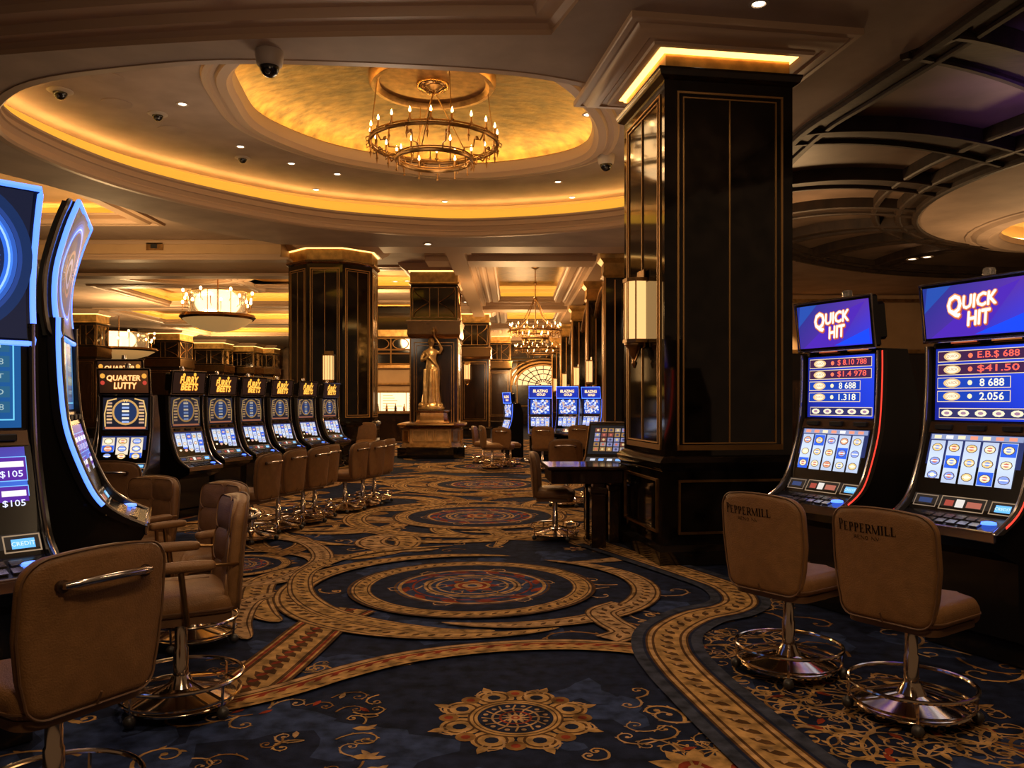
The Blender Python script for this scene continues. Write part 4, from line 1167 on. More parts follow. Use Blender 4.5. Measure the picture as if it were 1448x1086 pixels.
def make_slot(label, kind, seed=1, strips=True):
    t = thing('slot_machine', label, 'slot machine')
    w = W2
    neon = kind == 'neon'
    prof = [(.42,.0),(-.06,.0),(-.06,.12),(-.14,.16),(-.16,.60),(-.36,.68),(-.40,.745),(-.395,.785),(-.21,.845),(-.15,.94),(-.035,1.305),(.0,1.38),(.012,1.84),(.03,1.87),(.30,1.87),(.42,1.5)]
    mb = MB(); mb.prism(prof[::-1], -w+.02, w-.02, 'x'); cab = fixn(mb.build('cabinet', 'black', t, ang=20))
    # side cheeks follow the curve with bright trim
    curve = spline([(-.405,.78),(-.26,.86),(-.175,.95),(-.10,1.12),(-.045,1.30),(-.022,1.5),(-.012,1.7),(-.012,1.85)], 4, False)
    for sx in (-1, 1):
        mb = MB(); P = [(y+.06, z) for y, z in curve]
        poly = [(y, z) for y, z in curve] + P[::-1]
        mb.prism(poly, sx*w-.018, sx*w+.018, 'x'); fixn(mb.build('side_cheek', 'plastic' if not neon else 'black', t, ang=30))
        mb = MB(); mb.tube([(sx*(w-.004), y-.004, z) for y, z in curve], .0085, 7); mb.build('edge_trim', 'steel', t)
        led = {'quick': 'redled', 'gold': None, 'blue': 'blueled', 'neon': 'paleled'}[kind]
        if led and strips:
            mb = MB(); mb.tube([(sx*(w+.017), y+.012, z) for y, z in curve[(6 if neon else 2):]], .012 if neon else .006, 6); mb.build('light_strip', led, t)
    # deck, belly, buttons
    mb = MB(); mb.bbox(-w-.01, w+.01, -.41, -.39, .735, .79, .006); mb.tube([(-w,-.41,.79),(w,-.41,.79)], .008, 6); mb.build('deck_edge', 'steel', t)
    L_, f = plane(DECK, .002); Ar = Art(.001)
    Ar.rect(-w*.9, 0, w*.9, L_, (.02,.018,.018)); Ar.up()
    mb = MB()
    for i in range(6):
        for j in range(2):
            x = -w*.45 + i*w*.2 + (.01*j); v = L_*.3+j*L_*.36
            q = [f(x+a_, v+b_, h_) for h_ in (0, .007) for a_, b_ in ((-.026,-.022),(.026,-.022),(.026,.022),(-.026,.022))]
            mb.add(q, [(4,5,6,7),(0,1,5,4),(1,2,6,5),(2,3,7,6),(3,0,4,7)])
    mb.build('button_bank', 'steel' if kind != 'gold' else 'plastic', t, smooth=False)
    mb = MB(); c_ = f(w*.72, L_*.5, .0); mb.T = Matrix.Translation(c_); mb.lathe([(.0,0),(.04,0),(.038,.012),(.02,.016)], 16); mb.T = None
    mb.build('spin_button', 'blueled' if kind != 'neon' else 'paleled', t)
    L_, f = plane(PAN, .003); Ar = Art(.0015); Ar.rect(-w*.93, 0, w*.93, L_, (.02,.015,.012)); Ar.up()
    Ar.frame(-w*.88, L_*.12, -w*.46, L_*.9, .006, (.22,.15,.1)); Ar.rect(-w*.80, L_*.35, -w*.55, L_*.7, (.03,.05,.14))
    Ar.frame(-w*.38, L_*.05, w*.42, L_*.95, .006, (.30,.20,.12)); Ar.rect(-w*.1, L_*.25, w*.05, L_*.8, (.7,.65,.6)); Ar.rect(-w*.3, L_*.3, -w*.14, L_*.7, (.35,.06,.04)); Ar.rect(w*.1, L_*.3, w*.36, L_*.7, (.4,.12,.08))
    Ar.frame(w*.52, L_*.1, w*.92, L_*.9, .006, (.30,.20,.12)); Ar.rect(w*.60, L_*.25, w*.86, L_*.72, (.15,.5,1.1)); Ar.up(); Ar.text('CREDIT', w*.73, L_*.48, L_*.2, (.7,.85,1))
    mb = MB(); Ar.to(mb, f); mb.build('display_panel', 'screen', t, smooth=False)
    # divider with slots
    mb = MB(); (y0,z0),(y1,z1) = LOW[1], UPP[0]
    mb.loft([[(-w*.92,y0-.004,z0+.008),(-w*.92,y1-.014,z1-.012),(-w*.92,y1+.02,z1),(-w*.92,y0+.03,z0)],[(w*.92,y0-.004,z0+.008),(w*.92,y1-.014,z1-.012),(w*.92,y1+.02,z1),(w*.92,y0+.03,z0)]])
    fixn(mb.build('divider', 'bronzepanel', t, ang=20))
    for x in (-.62, 0, .62):
        mb = MB(); mb.bbox(w*x-.055, w*x+.055, y0-.012, y0+.02, (z0+z1)/2-.014, (z0+z1)/2+.016, .004)
        mb.build('speaker_slot', 'matte', t)
    # screens
    L_, f = plane(LOW, .006); sw = w*.86
    mb = MB(); Ar = Art(.0005)
    if kind == 'quick': art_reels(Ar, sw, L_, seed)
    elif kind == 'gold': art_reels(Ar, sw*.98, L_, seed, (.60,.68,.88), False, 5) if seed != 9 else art_reels(Ar, sw, L_, seed, (.85,.72,.55), False, 3)
    elif kind == 'blue': art_reels(Ar, sw, L_, seed, (.55,.65,1.15), True, 4)
    else:
        Ar.grad(-sw, 0, sw, L_, [(.01,.12,.6),(.02,.25,.95),(.07,.05,.35),(.05,.02,.2)]); Ar.up()
        for i in range(4):
            for j in range(2):
                x = -sw*.8+i*sw*.47; y = L_*.22+j*L_*.36
                if j == 0 and i == 2: continue
                Ar.rect(x-.002, y-.002, x+sw*.40, y+L_*.30, (.2,.5,1.)); Ar.up(); Ar.rect(x+.002, y+.002, x+sw*.39, y+L_*.29, (.09,.02,.3)); Ar.up()
                Ar.rect(x+.012, y+L_*.17, x+sw*.36, y+L_*.24, (.9,.8,.85)); Ar.text(rs.choice(('$105','$75','BONUS')), x+sw*.19, y+L_*.08, L_*.09, (.75,.8,1.1), w=sw*.3, off=.01); Ar.L -= 2
        Ar.text('40,805', sw*.5, L_*.08, L_*.07, (.9,.8,.6)); Ar.rect(-sw*.9, L_*.04, sw*.1, L_*.12, (.1,.2,.8))
    mb.mi = 0; Ar.to(mb, f); mb.build('lower_screen', 'screen', t, smooth=False)
    L_, f = plane(UPP, .006)
    mb = MB(); Ar = Art(.0005)
    if kind == 'quick': art_quick_upper(Ar, sw, L_, seed)
    elif kind == 'gold': art_gold_upper(Ar, sw, L_, seed, 1.0 if seed == 9 else .45)
    elif kind == 'blue':
        Ar.grad(-sw, 0, sw, L_, [(.02,.06,.4)]*4); Ar.up()
        for i in range(110): Ar.disc((rs.random()-.5)*1.7*sw, L_*(.07+.86*rs.random()), .012+.03*rs.random(), rs.choice(((.7,.75,1.),(.4,.55,1.),(.9,.8,.7),(.05,.12,.6),(.6,.4,.3))), 7); Ar.up()
    else:
        Ar.grad(-sw, 0, sw, L_, [(.006,.05,.17),(.01,.08,.26),(.012,.09,.28),(.005,.04,.15)]); Ar.up()
        for i in range(2):
            x0 = -sw*.9+i*sw*.95
            Ar.frame(x0, L_*.08, x0+sw*.85, L_*.92, .006, (.15,.55,.8)); 
            for j in range(5):
                y = L_*.15+j*L_*.15; Ar.rect(x0+.02, y, x0+sw*.8, y+L_*.11, rs.choice(((.02,.10,.2),(.01,.05,.14),(.12,.16,.15)))); Ar.up()
                Ar.text(rs.choice(('CHECK 8','JACKPOT','MAJOR','GRAND')), x0+sw*.42, y+L_*.055, L_*.06, (.3,.42,.45), w=sw*.6); Ar.L -= 1
    Ar.to(mb, f); mb.build('upper_screen', 'screen', t, smooth=False)
    # topper
    if kind != 'neon':
        tilt = math.radians(7); hw, hh = .345, .178; zc = 2.055; yc = -.03
        Rm = Matrix.Translation((0, yc, zc)) @ Matrix.Rotation(tilt, 4, 'X')
        mb = MB(); mb.T = Rm; mb.bbox(-hw, hw, -.035, .035, -hh, hh, .012); mb.bbox(-hw+.05, hw-.05, .03, .17, -hh+.04, hh-.05, .02)
        tp = mb.build('topper', 'black', t, ang=20)
        mb = MB(); mb.T = Rm; mb.tube([(-hw,-.035,-hh),(hw,-.035,-hh),(hw,-.035,hh),(-hw,-.035,hh)], .010, 6, closed=True)
        mb.build('topper_trim', 'steel' if kind != 'blue' else 'blueled', tp)
        Ar = Art(.0008); a_, b_ = hw-.022, hh-.022
        if kind == 'quick':
            Ar.grad(-a_, -b_, a_, b_, [(.05,.025,.28),(.02,.04,.70),(.09,.03,.36),(.012,.03,.22)]); Ar.up()
            Ar.poly([(-a_*.9,-b_),(a_*.1,-b_),(a_*.9,b_*.9),(a_*.2,b_*.5)], (.07,.02,.42)); Ar.poly([(a_*.0,-b_*.95),(a_*.95,-b_*.95),(a_*.95,-b_*.3)], (.01,.06,.85)); Ar.poly([(-a_,b_*.0),(-a_*.4,b_),(-a_*.9,b_)], (.02,.07,.38)); Ar.up()
            words = [('Q', -.115, .028, .130, .088), ('UICK', .045, .052, .076, .215), ('HIT', .032, -.05, .080, .155)]
            for (c_, off, dx) in (((.40,.06,.05), .11, .004), ((.85,.30,.10), .085, 0), ((1.05,.98,.85), .035, 0)):
                for (s_, x, y, h_, w_) in words: Ar.text(s_, x, y, h_, c_, w=w_, shear=.28, off=off, dx=dx, dy=-dx, rot=.07)
                Ar.up()
        elif kind == 'blue':
            art_title(Ar, a_, b_, [('BLAZING', 0, .04, .085, .44), ('GOLD', .02, -.07, .07, .26)], [(.015,.03,.3),(.01,.025,.38),(.015,.04,.45),(.01,.02,.25)], (1.1,.95,.65), (.8,.45,.15), (.2,.05,.1))
        elif seed == 9:
            art_title(Ar, a_, b_, [('QUARTER', 0, .045, .085, .44), ('LUTTY', .02, -.055, .085, .30)], [(.015,.006,.003),(.05,.015,.006),(.10,.035,.01),(.025,.01,.006)], (1.0,.72,.30), (.85,.3,.05), (.25,.04,.01))
            for sx in (-1, 1): Ar.disc(sx*a_*.85, b_*.5, .035, (.8,.35,.05), 9); Ar.disc(sx*a_*.86, -b_*.1, .03, (.5,.05,.03), 8)
        else:
            art_title(Ar, a_, b_, [('FURRY', -.005, .045, .10, .36), ('BEETS', .01, -.06, .10, .34)], [(.02,.008,.005)]*4, (1.0,.62,.10), (.95,.34,.02), (.3,.04,.01))
            Ar.disc(-.12, .12, .03, (1.,.5,.05), 7); Ar.disc(.1, .13, .03, (1.,.5,.05), 7)
        mb = MB(); mb.T = Rm; Ar.to(mb, lambda u, v, h: (u, -.038-h, v)); mb.build('topper_screen', 'screen', tp, smooth=False)
        mb = MB(); mb.box(-.10,.10,.02,.14,1.86,1.93); mb.build('neck', 'plastic', t)
        if kind == 'quick':
            Ar = Art(.0008); Ar.rect(-.20,0,-.03,.03,(.35,.06,.02)); Ar.rect(.06,0,.24,.03,(.35,.10,.02)); Ar.up(); Ar.rect(-.18,.008,-.05,.018,(.9,.4,.1)); Ar.rect(.08,.008,.2,.018,(.9,.4,.1))
            mb = MB(); Ar.to(mb, lambda u, v, h: (u, .012-h, 1.86+v)); mb.build('denomination_light', 'screen', t, smooth=False)
        mb = MB(); mb.lathe([(.035,0),(.035,.07),(.03,.08)], 12, (.0,.08,2.225)); mb.build('signal_light', 'glass' if kind == 'quick' else 'steel', t)
        mb = MB(); mb.lathe([(.042,0),(.042,.014),(.0,.015)], 12, (.0,.08,2.215)); mb.tube([(0,.08,2.16),(0,.08,2.22)], .02, 8); mb.build('signal_base', 'steel', t)
    else:
        # tall concave neon-edged topper
        cv = spline([(.0,1.76),(.022,1.92),(.014,2.1),(-.035,2.3),(-.085,2.44)], 4, False)
        hw = .35
        mb = MB(); pr = [(y, z) for y, z in cv] + [(y+.07, z) for y, z in cv[::-1]]
        mb.prism(pr, -hw, hw, 'x'); tp = fixn(mb.build('topper', 'matte', t, ang=30))
        n_ = len(cv)
        loop = [(-hw, y-.004, z) for y, z in cv] + [(hw, y-.004, z) for y, z in cv[::-1]]
        mb = MB(); mb.tube(loop, .013, 8, closed=True); mb.build('light_strip', 'paleled', tp)
        mb = MB(); mb.tube([(x*1.03, y+.04, z) for x, y, z in loop], .014, 6, closed=True); mb.build('topper_trim', 'steel', tp)
        Ls = [0]
        for i in range(1, n_): Ls.append(Ls[-1] + sqrt((cv[i][0]-cv[i-1][0])**2+(cv[i][1]-cv[i-1][1])**2))
        def tf(u, v, h):
            v = max(0, min(Ls[-1], v)); i = 1
            while i < n_-1 and Ls[i] < v: i += 1
            q = (v-Ls[i-1])/(Ls[i]-Ls[i-1]); y = cv[i-1][0]+(cv[i][0]-cv[i-1][0])*q; z = cv[i-1][1]+(cv[i][1]-cv[i-1][1])*q
            return (u, y-.012-h, z)
        Lt = Ls[-1]; Ar = Art(.001)
        for i in range(16):
            c0 = [(.010,.012,.03)]*4; Ar.grad(-hw+.03, Lt*(.03+.94*i/16), hw-.03, Lt*(.03+.94*(i+1)/16), c0)
        Ar.up()
        # halo rings about the wheel
        for i, (R_, c_) in enumerate(((.325,(.010,.025,.09)),(.30,(.02,.05,.22)),(.28,(.03,.10,.45)),(.262,(.06,.22,.95)),(.252,(.35,.6,1.4)),(.243,(.03,.14,.7)),(.228,(.012,.02,.07)))):
            Ar.ring(0, Lt*.52, R_-.008, .018 if i else .05, c_, 56); Ar.up()
        for k in range(64):
            a_ = 2*pi*k/64
            Ar.ribbon([(.13*cos(a_), Lt*.52+.13*sin(a_)), (.17*cos(a_), Lt*.52+.17*sin(a_)), (.215*cos(a_), Lt*.52+.215*sin(a_))], .006, (.02,.06,.25) if k % 2 else (.05,.03,.06))
        Ar.up(); Ar.ring(0, Lt*.52, .12, .02, (.18,.08,.09), 30); Ar.ring(0, Lt*.52, .07, .03, (.1,.12,.3), 24)
        mb = MB(); Ar.to(mb, tf); mb.build('topper_screen', 'screen', tp, smooth=False)
        mb = MB(); mb.prism([(.12,1.84),(.14,2.1),(.2,2.33),(.30,2.34),(.38,1.84)], -.26, .26, 'x'); fixn(mb.build('rear_housing', 'matte', t, ang=20))
    return t

nd = (.37, -.93)
q1 = make_slot('blue slot machine reading QUICK HIT at the right edge of the picture', 'quick', 1)
def at_slot(o, px, Y, d_, sc_=1., group=None, lab=None):
    place(o, (px-724)/1150*Y, Y, face(*d_), sc_, lab, group); return o
gq = 'QUICK HIT slot machines on the right'
place(q1, 2.80, 4.86, face(-.90, -.44), 1.0, 'larger blue slot machine reading QUICK HIT, at the right edge of the picture', gq)
q2 = make_slot('x', 'quick', 0)
place(q2, 2.36, 5.86, face(-.90, -.44), 1.0, 'smaller blue slot machine reading QUICK HIT, the one beside the big column', gq)

gy = 'yellow titled slot machines in the long left row'
g1 = make_slot('x', 'gold', 2)
posg = [(262.9,10.6),(312,12.2),(355.5,13.3),(396,14.7),(432.5,16.0),(466,17.5)]
nm = ['nearest','second','third','fourth','fifth','farthest']
for k, (px, Y) in enumerate(posg):
    o = g1 if k == 0 else copy_tree(g1)
    at_slot(o, px, Y, (.93, -.37), .85, gy, nm[k] + ' slot machine with yellow lettering in the long row of black machines')
g2 = make_slot('x', 'gold', 9); at_slot(g2, 177.5, 9.5, (.10, -1), .845, None, 'slot machine with gold QUARTER title facing us, left of the long row')
g3 = copy_tree(g2); at_slot(g3, 172, 11.6, (.05, -1), .94, None, 'upper screen of a machine standing right behind the gold QUARTER machine')
gbn = 'blue glowing slot machines in the hall'
b1 = make_slot('x', 'blue', 3)
for k, (px, Y, d_, lb) in enumerate([(764,21,(0,-1),'blue glowing slot machine at left of the bank of three'),(803,21.4,(-.35,-.94),'middle blue glowing slot machine of the bank of three'),(837,22,(-.6,-.8),'blue glowing slot machine nearest the column in the bank of three'),(719,21.8,(-.92,-.38),'blue glowing slot machine turned edge-on at the left end of the bank')]):
    o = b1 if k == 0 else copy_tree(b1); at_slot(o, px, Y, d_, .85 if k < 3 else .78, gbn, lb)
# near left
n1 = make_slot('x', 'neon', 5, False)
place(n1, -2.385, 3.40, face(.74, -.67), 1.0, 'tall machine with glowing blue ring screen cut by the left edge', 'blue edged tall machines at left')
n2 = make_slot('x', 'neon', 6)
place(n2, -2.53, 4.62, face(.92, .39), 1.05, 'tall blue edged machine seen edge-on beside the ring screen machine', 'blue edged tall machines at left')

# bar-top machine by the column
t = thing('slant_machine', 'small slant top machine with a symbol screen between the table and the column', 'slot machine', (1.19, 9.75, 0), face(-.30, -.95))
mb = MB(); mb.prism([(.3,0),(-.3,0),(-.3,.72),(-.34,.78),(-.22,.84),(.05,1.24),(.3,1.24)][::-1], -.27, .27, 'x'); fixn(mb.build('cabinet', 'black', t, ang=20))
L_, f = plane(((-.19,.88),(.03,1.21)), .004); Ar = Art(.0008); Ar.rect(-.25,0,.25,L_,(.01,.01,.012)); Ar.up()
for i in range(5):
    for j in range(5):
        Ar.rect(-.19+i*.08, .04+j*.066, -.125+i*.08, .095+j*.066, rs.choice(((.35,.27,.2),(.2,.2,.36),(.3,.16,.06),(.28,.22,.2),(.16,.05,.04)))); Ar.up(); Ar.disc(-.157+i*.08, .067+j*.066, .016, rs.choice(((.6,.45,.2),(.05,.05,.12),(.5,.12,.08))), 8); Ar.L -= 1
mb = MB(); Ar.to(mb, f); mb.build('screen', 'screen', t, smooth=False)
L_, f = plane(((-.33,.79),(-.22,.845)), .004); Ar = Art(.0015); Ar.rect(-.25,0,.25,L_,(.015,.015,.02)); Ar.up()
for k in range(4): Ar.rect(-.2+.1*k, L_*.3, -.14+.1*k, L_*.7, (.15,.4,1.1) if k % 2 else (.6,.65,.8))
mb = MB(); Ar.to(mb, f); mb.build('button_bank', 'screen', t, smooth=False)
mb = MB(); mb.tube([(-.27,-.34,.79),(-.27,-.22,.85),(-.27,.05,1.25),(.27,.05,1.25),(.27,-.22,.85),(.27,-.34,.79)], .01, 6); mb.build('edge_trim', 'dbrass', t)

# ================================================================== TABLE
t = thing('table', 'dark polished wooden table with square legs standing beside the big column', 'table', (.74, 8.62, 0), .06)
mb = MB(); mb.bbox(-.40,.42,-.36,.38,.80,.84,.012); mb.build('tabletop', 'wood', t)
mb = MB(); mb.bbox(-.36,.38,-.32,.34,.66,.80,.01); mb.build('apron', 'wood', t)
for (x, y) in ((.13,-.25),(.34,-.0),(.34,.28),(.13,.28)):
    mb = MB(); w_ = .075 if y < -.1 else .05
    mb.bbox(x-w_, x+w_, y-w_, y+w_, 0, .56, .008); mb.bbox(x-w_-.015, x+w_+.015, y-w_-.015, y+w_+.015, .56, .62, .01); mb.bbox(x-w_+.015, x+w_-.015, y-w_+.015, y+w_-.015, .61, .67, .004)
    mb.build('leg', 'wood', t)
# ================================================================== CHANDELIERS
def chandelier(label, loc, R=.95, n=20, drop=.95, lower=.56, apex=None, sc=1., light=60, canopy=True):
    """loc = centre of the main ring"""
    t = thing('chandelier', label, 'chandelier', loc, 0, None, sc)
    mb = MB(); mb.torus((0,0,0), R, .028, 56, 8); mb.torus((0,0,.05), R, .012, 56, 6); mb.build('upper_ring', 'dbrass', t)
    mb = MB(); mb.torus((0,0,-.24), lower, .030, 44, 8); mb.torus((0,0,-.19), lower, .012, 44, 6); mb.build('lower_ring', 'dbrass', t)
    for k in range(n):
        mb = MB()
        a_ = 2*pi*k/n; c_, s_ = cos(a_), sin(a_)
        if k % 2 == 0:
            mb.tube([(c_*r_, s_*r_, z_) for r_, z_ in ((R,0),(R*.93,-.10),(R*.82,-.06),((R+lower)/2,-.17),(lower*1.05,-.15),(lower,-.22))], .013, 6)
            mb.ball((c_*R*.86, s_*R*.86, -.06), .03, 8)
        mb.tube([(c_*R, s_*R, .05), (c_*R, s_*R, -.15), (c_*R, s_*R, -.20)], .011, 6, radii=[.012,.012,.003])
        mb.tube([(c_*R*1.0, s_*R, -.02),(c_*R*1.06, s_*R*1.06, -.05),(c_*R*1.07, s_*R*1.07, 0),(c_*R*1.02, s_*R*1.02,.03)], .009, 5)
        mb.ball((c_*R, s_*R, -.12), .022, 6)
        mb.build('scroll_arm', 'dbrass', t)
    mb = MB()
    for k in range(12):
        a_ = 2*pi*k/12; mb.tube([(cos(a_)*lower, sin(a_)*lower, -.22),(cos(a_)*lower, sin(a_)*lower, -.36)], .009, 5); mb.ball((cos(a_)*lower, sin(a_)*lower, -.38), .02, 6)
    mb.torus((0,0,-.27), lower, .008, 40, 5); mb.build('drop_finials', 'dbrass', t)
    cand = None
    for k in range(n + 6):
        if k < n: a_ = 2*pi*k/n+.05; r_, z_ = R, .06
        else: a_ = 2*pi*(k-n)/6; r_, z_ = lower, -.20
        if cand is None:
            mb = MB(); mb.lathe([(.008,-.03),(.03,0),(.033,.012),(.014,.016),(.014,.10),(.012,.102)], 8); cand = mb.build('candle', 'dbrass', t)
            mb = MB(); mb.lathe([(.008,0),(.017,.02),(.014,.045),(.004,.075),(.001,.085)], 8, (0,0,.102)); fl_ = mb.build('flame_bulb', 'flame', cand)
            cc_ = cand
        else: cc_ = copy_tree(cand, t)
        cc_.location = (r_*cos(a_), r_*sin(a_), z_)
    mb = MB(); ap = drop
    if apex is None:
        for k in range(4):
            a_ = pi/2*k+.35; mb.tube([(R*cos(a_), R*sin(a_), .05),(R*.9*cos(a_), R*.9*sin(a_), ap)], .007, 5)
        for k in range(3):
            a_ = 2*pi/3*k+.3; mb.tube([(lower*cos(a_), lower*sin(a_), -.2),(.0,.0, ap-.05)], .009, 5)
    else:
        for k in range(8):
            a_ = pi/4*k; mb.tube([(R*.9*cos(a_), R*.9*sin(a_), .05),(R*.45*cos(a_), R*.45*sin(a_), apex*.35),(.04*cos(a_),.04*sin(a_),apex)], .012, 5)
        mb.tube([(0,0,apex),(0,0,ap)], .015, 6); mb.ball((0,0,apex), .07, 8); mb.ball((0,0,(apex+ap)/2), .05, 8)
    mb.build('chain', 'dbrass', t)
    if canopy:
        mb = MB(); mb.lathe([(.0,ap-.06),(.05,ap-.05),(.12,ap-.01),(.13,ap)], 16); mb.build('canopy', 'dbrass', t)
    lamp('POINT', 'chandelier_glow', (loc[0], loc[1], loc[2]+.1), light, (1, .62, .28), r=.5*R)
    return t
def lamp(kind, name, loc, e, col=(1,.66,.34), r=.05, rot=None, size=1.2, blend=.5):
    l = bpy.data.lights.new(name, kind); l.energy = e; l.color = col
    if kind in ('POINT', 'SPOT'): l.shadow_soft_size = r
    if kind == 'SPOT': l.spot_size = size; l.spot_blend = blend
    l.specular_factor = .2 if name == 'statue_fill' else .06 if kind == 'POINT' else .25
    if kind == 'AREA': l.size = r
    o = bpy.data.objects.new(name, l); COL.objects.link(o); o.location = loc
    if rot is not None: o.rotation_euler = rot
    return o
chandelier('large iron ring chandelier with candle bulbs under the gold leaf dome', (-1.17, 12.2, 5.36), light=26, drop=.86)
for (px, py, Y, R_, lb) in [(757,468,25.5,.80,'candle ring chandelier hanging in the central hall'),(764,494,40,1.25,'second chandelier farther down the central hall'),(766,487,51,1.2,'farthest chandelier, before the arch')]:
    q = at(px, py, Y); sc_ = 1.
    chandelier(lb, q, R=R_, n=16, lower=R_*.5, apex=1.25*R_, drop=5.7-q.z, light=70, canopy=True)
# glass drum chandelier on the left
def drum(label, px, py, Y, R, light):
    q = at(px, py, Y)
    t = thing('chandelier', label, 'chandelier', q)
    mb = MB(); mb.lathe([(R*1.02,0),(R*1.08,.06),(R*1.04,.14),(R*.98,.12),(R*.98,.02)], 40); mb.tube([(0,0,.1),(0,0,5.68-q.z)], .02, 6)
    for k in range(3):
        a_ = 2*pi*k/3; mb.tube([(0,0,.12),(R*cos(a_),R*sin(a_),.08)], .02, 5)
    mb.build('drum_ring', 'bronze', t)
    mb = MB(); mb.lathe([(R*.98,0),(R*.8,-.16),(R*.5,-.3),(R*.2,-.36),(.02,-.38)], 32); mb.build('glass_bowl', 'bowl', t)
    mb = MB(); mb.loft([[(R*.82*cos(2*pi*k/32), R*.82*sin(2*pi*k/32), z) for k in range(32)] for z in (.1,.82)], cap=False); mb.build('glass_drum', 'glass', t)
    mb = MB(); mb.torus((0,0,.82), R*.82, .02, 32, 5)
    for k in range(8):
        a_ = 2*pi*k/8; mb.tube([(R*.82*cos(a_),R*.82*sin(a_),.1),(R*.82*cos(a_),R*.82*sin(a_),.82)], .012, 5)
    mb.build('drum_bars', 'dbrass', t)
    cand = None
    for k in range(22):
        a_ = 2*pi*k/22
        if cand is None:
            mb = MB(); mb.lathe([(.01,-.2),(.012,.0),(.035,.02),(.012,.03)], 6); mb.tube([(-.12,0,-.25),(-.06,0,-.2),(0,0,-.2)], .01, 5); cand = mb.build('candle', 'dbrass', t)
            mb = MB(); mb.ball((0,0,.08), .04, 8, 1.4); mb.build('flame_bulb', 'flame', cand); c_ = cand
        else: c_ = copy_tree(cand, t)
        c_.location = (R*.97*cos(a_), R*.97*sin(a_), .42+.16*((k*5) % 3)); c_.rotation_euler = (0, 0, a_)
    lamp('POINT', 'chandelier_glow', (q.x, q.y, q.z+.5), light, (1, .65, .3), r=.5)
    return t
drum('glass drum chandelier with ring of bulbs above the left gaming floor', 308, 452, 24.5, 1.02, 35)
drum('distant glass drum chandelier at left above the gold QUARTER machine', 168, 497, 36, 1.5, 40)

# ================================================================== SMALL CEILING THINGS
def camera_dome(label, x, y, z, sc=1., surf=False):
    t = thing('security_camera', label, 'security camera', (x, y, z), 0, 'security camera domes in the ceiling', sc)
    mb = MB()
    if surf: mb.lathe([(.13,0),(.135,-.03),(.12,-.13),(.10,-.15)], 24)
    else: mb.lathe([(.17,0),(.17,-.012),(.13,-.03),(.10,-.035)], 24)
    mb.build('housing', 'white', t)
    z0 = -.15 if surf else -.03
    mb = MB(); mb.lathe([(.095*cos(a_), z0-.10*sin(a_)) for a_ in [pi/2*k/6 for k in range(7)]], 20); mb.build('dome', 'black', t)
    mb = MB(); mb.ball((0,-.06,z0-.06), .03, 8); mb.build('lens', 'plastic', t)
    return t
x, y = cl(382, 74, 4.85); camera_dome('white security camera dome at the near edge of the oval ceiling tray', x, y-.02, 4.85, 1.0, True)
for (px, py, s_, lb, sf) in [(85,128,.95,'security camera dome in the oval tray, closest to the left edge',False),(223,161,.8,'security camera dome in the oval tray, in line with the eight sided column',False),(343,223,.75,'security camera dome in the oval tray nearest the gold dome rim',False),(857,219,1.1,'surface mounted security camera dome beside the big near column',True)]:
    x, y = cl(px, py, ZT); camera_dome(lb, x, y, ZT, s_, sf)
x, y = cl(1379, 371, 4.82)
dl_n = 0
def downlight(px, py, z, lab, e=0, sc=1.):
    global dl_n
    x, y = cl(px, py, z)
    t = thing('downlight', lab, 'downlight', (x, y, z), 0, 'round downlights in the ceilings', sc)
    mb = MB(); mb.lathe([(.085,0),(.085,-.008),(.06,-.01),(.055,-.002)], 20); mb.build('trim_ring', 'white', t)
    mb = MB(); mb.lathe([(.001,-.003),(.052,-.003),(.05,.0)], 16); mb.build('lens', 'dl', t)
    if e: lamp('SPOT', 'downlight_beam', (x, y, z-.05), e, (1, .70, .40), r=.06, size=1.75, blend=.8)
    return t
tray = [(258,147,'left of the gold dome, first of the tray'),(340,207,'just left of the dome rim beside a camera'),(412,231,'below the dome rim, left of the chandelier'),(447,268,'low on the oval tray left of the chandelier'),(477,246,'near the dome rim left of the chandelier'),
        (629,285,'under the chandelier at the far side of the tray'),(789,257,'right of the chandelier near the dome rim'),(809,279,'at the far right of the oval tray'),(831,162,'between the dome and the big near column')]
for k, (px, py, lb) in enumerate(tray): downlight(px, py, ZT-.002, 'small round downlight ' + lb, 90 if k in (1, 4, 8) else 0)
downlight(1073, 5, ZS-.002, 'round downlight at the top edge above the big near column', 60)
hall = [(683,385,'left of the first hall coffer, nearest'),(692,400,'left of the first hall coffer, second'),(702,420,'left of the first hall coffer, third'),(651,418,'right of the statue column, upper'),(658,427,'right of the statue column, lower'),(812,382,'right of the first hall coffer, nearest'),(811,398,'right of the first hall coffer, second'),(810,415,'right of the first hall coffer, third'),(808,424,'right of the first hall coffer, last'),(714,441,'left of the second hall coffer'),(806,441,'right of the second hall coffer'),(559,398,'between the eight sided column and the statue column'),(576,397,'beside the crown of the statue column'),(605,345,'on the lintel before the statue column')]
for k, (px, py, lb) in enumerate(hall):
    z = ZH-.002 if lb[:6] != 'on the' else 4.848
    downlight(px, py, z, 'tiny downlight ' + lb, 130 if k in (1, 6, 9, 11) else 0, 1.25)
for (px, py, lb) in [(1290,366,'first of two on the dark panelled ceiling'),(1311,363,'second of two on the dark panelled ceiling')]:
    downlight(px, py, ZS-.04, 'small downlight ' + lb, 0, 1.6)
# vent on the beam
t = thing('wall_vent', 'small dark vent on the cream beam at upper left', 'vent', at(219, 348.5, 18.99))
mb = MB(); mb.bbox(-.20,.20,-.02,0,-.09,.09,.006); mb.build('frame', 'dbrass', t)
mb = MB(); mb.box(-.09,.06,-.03,-.02,-.05,.05); mb.build('grille', 'matte', t)
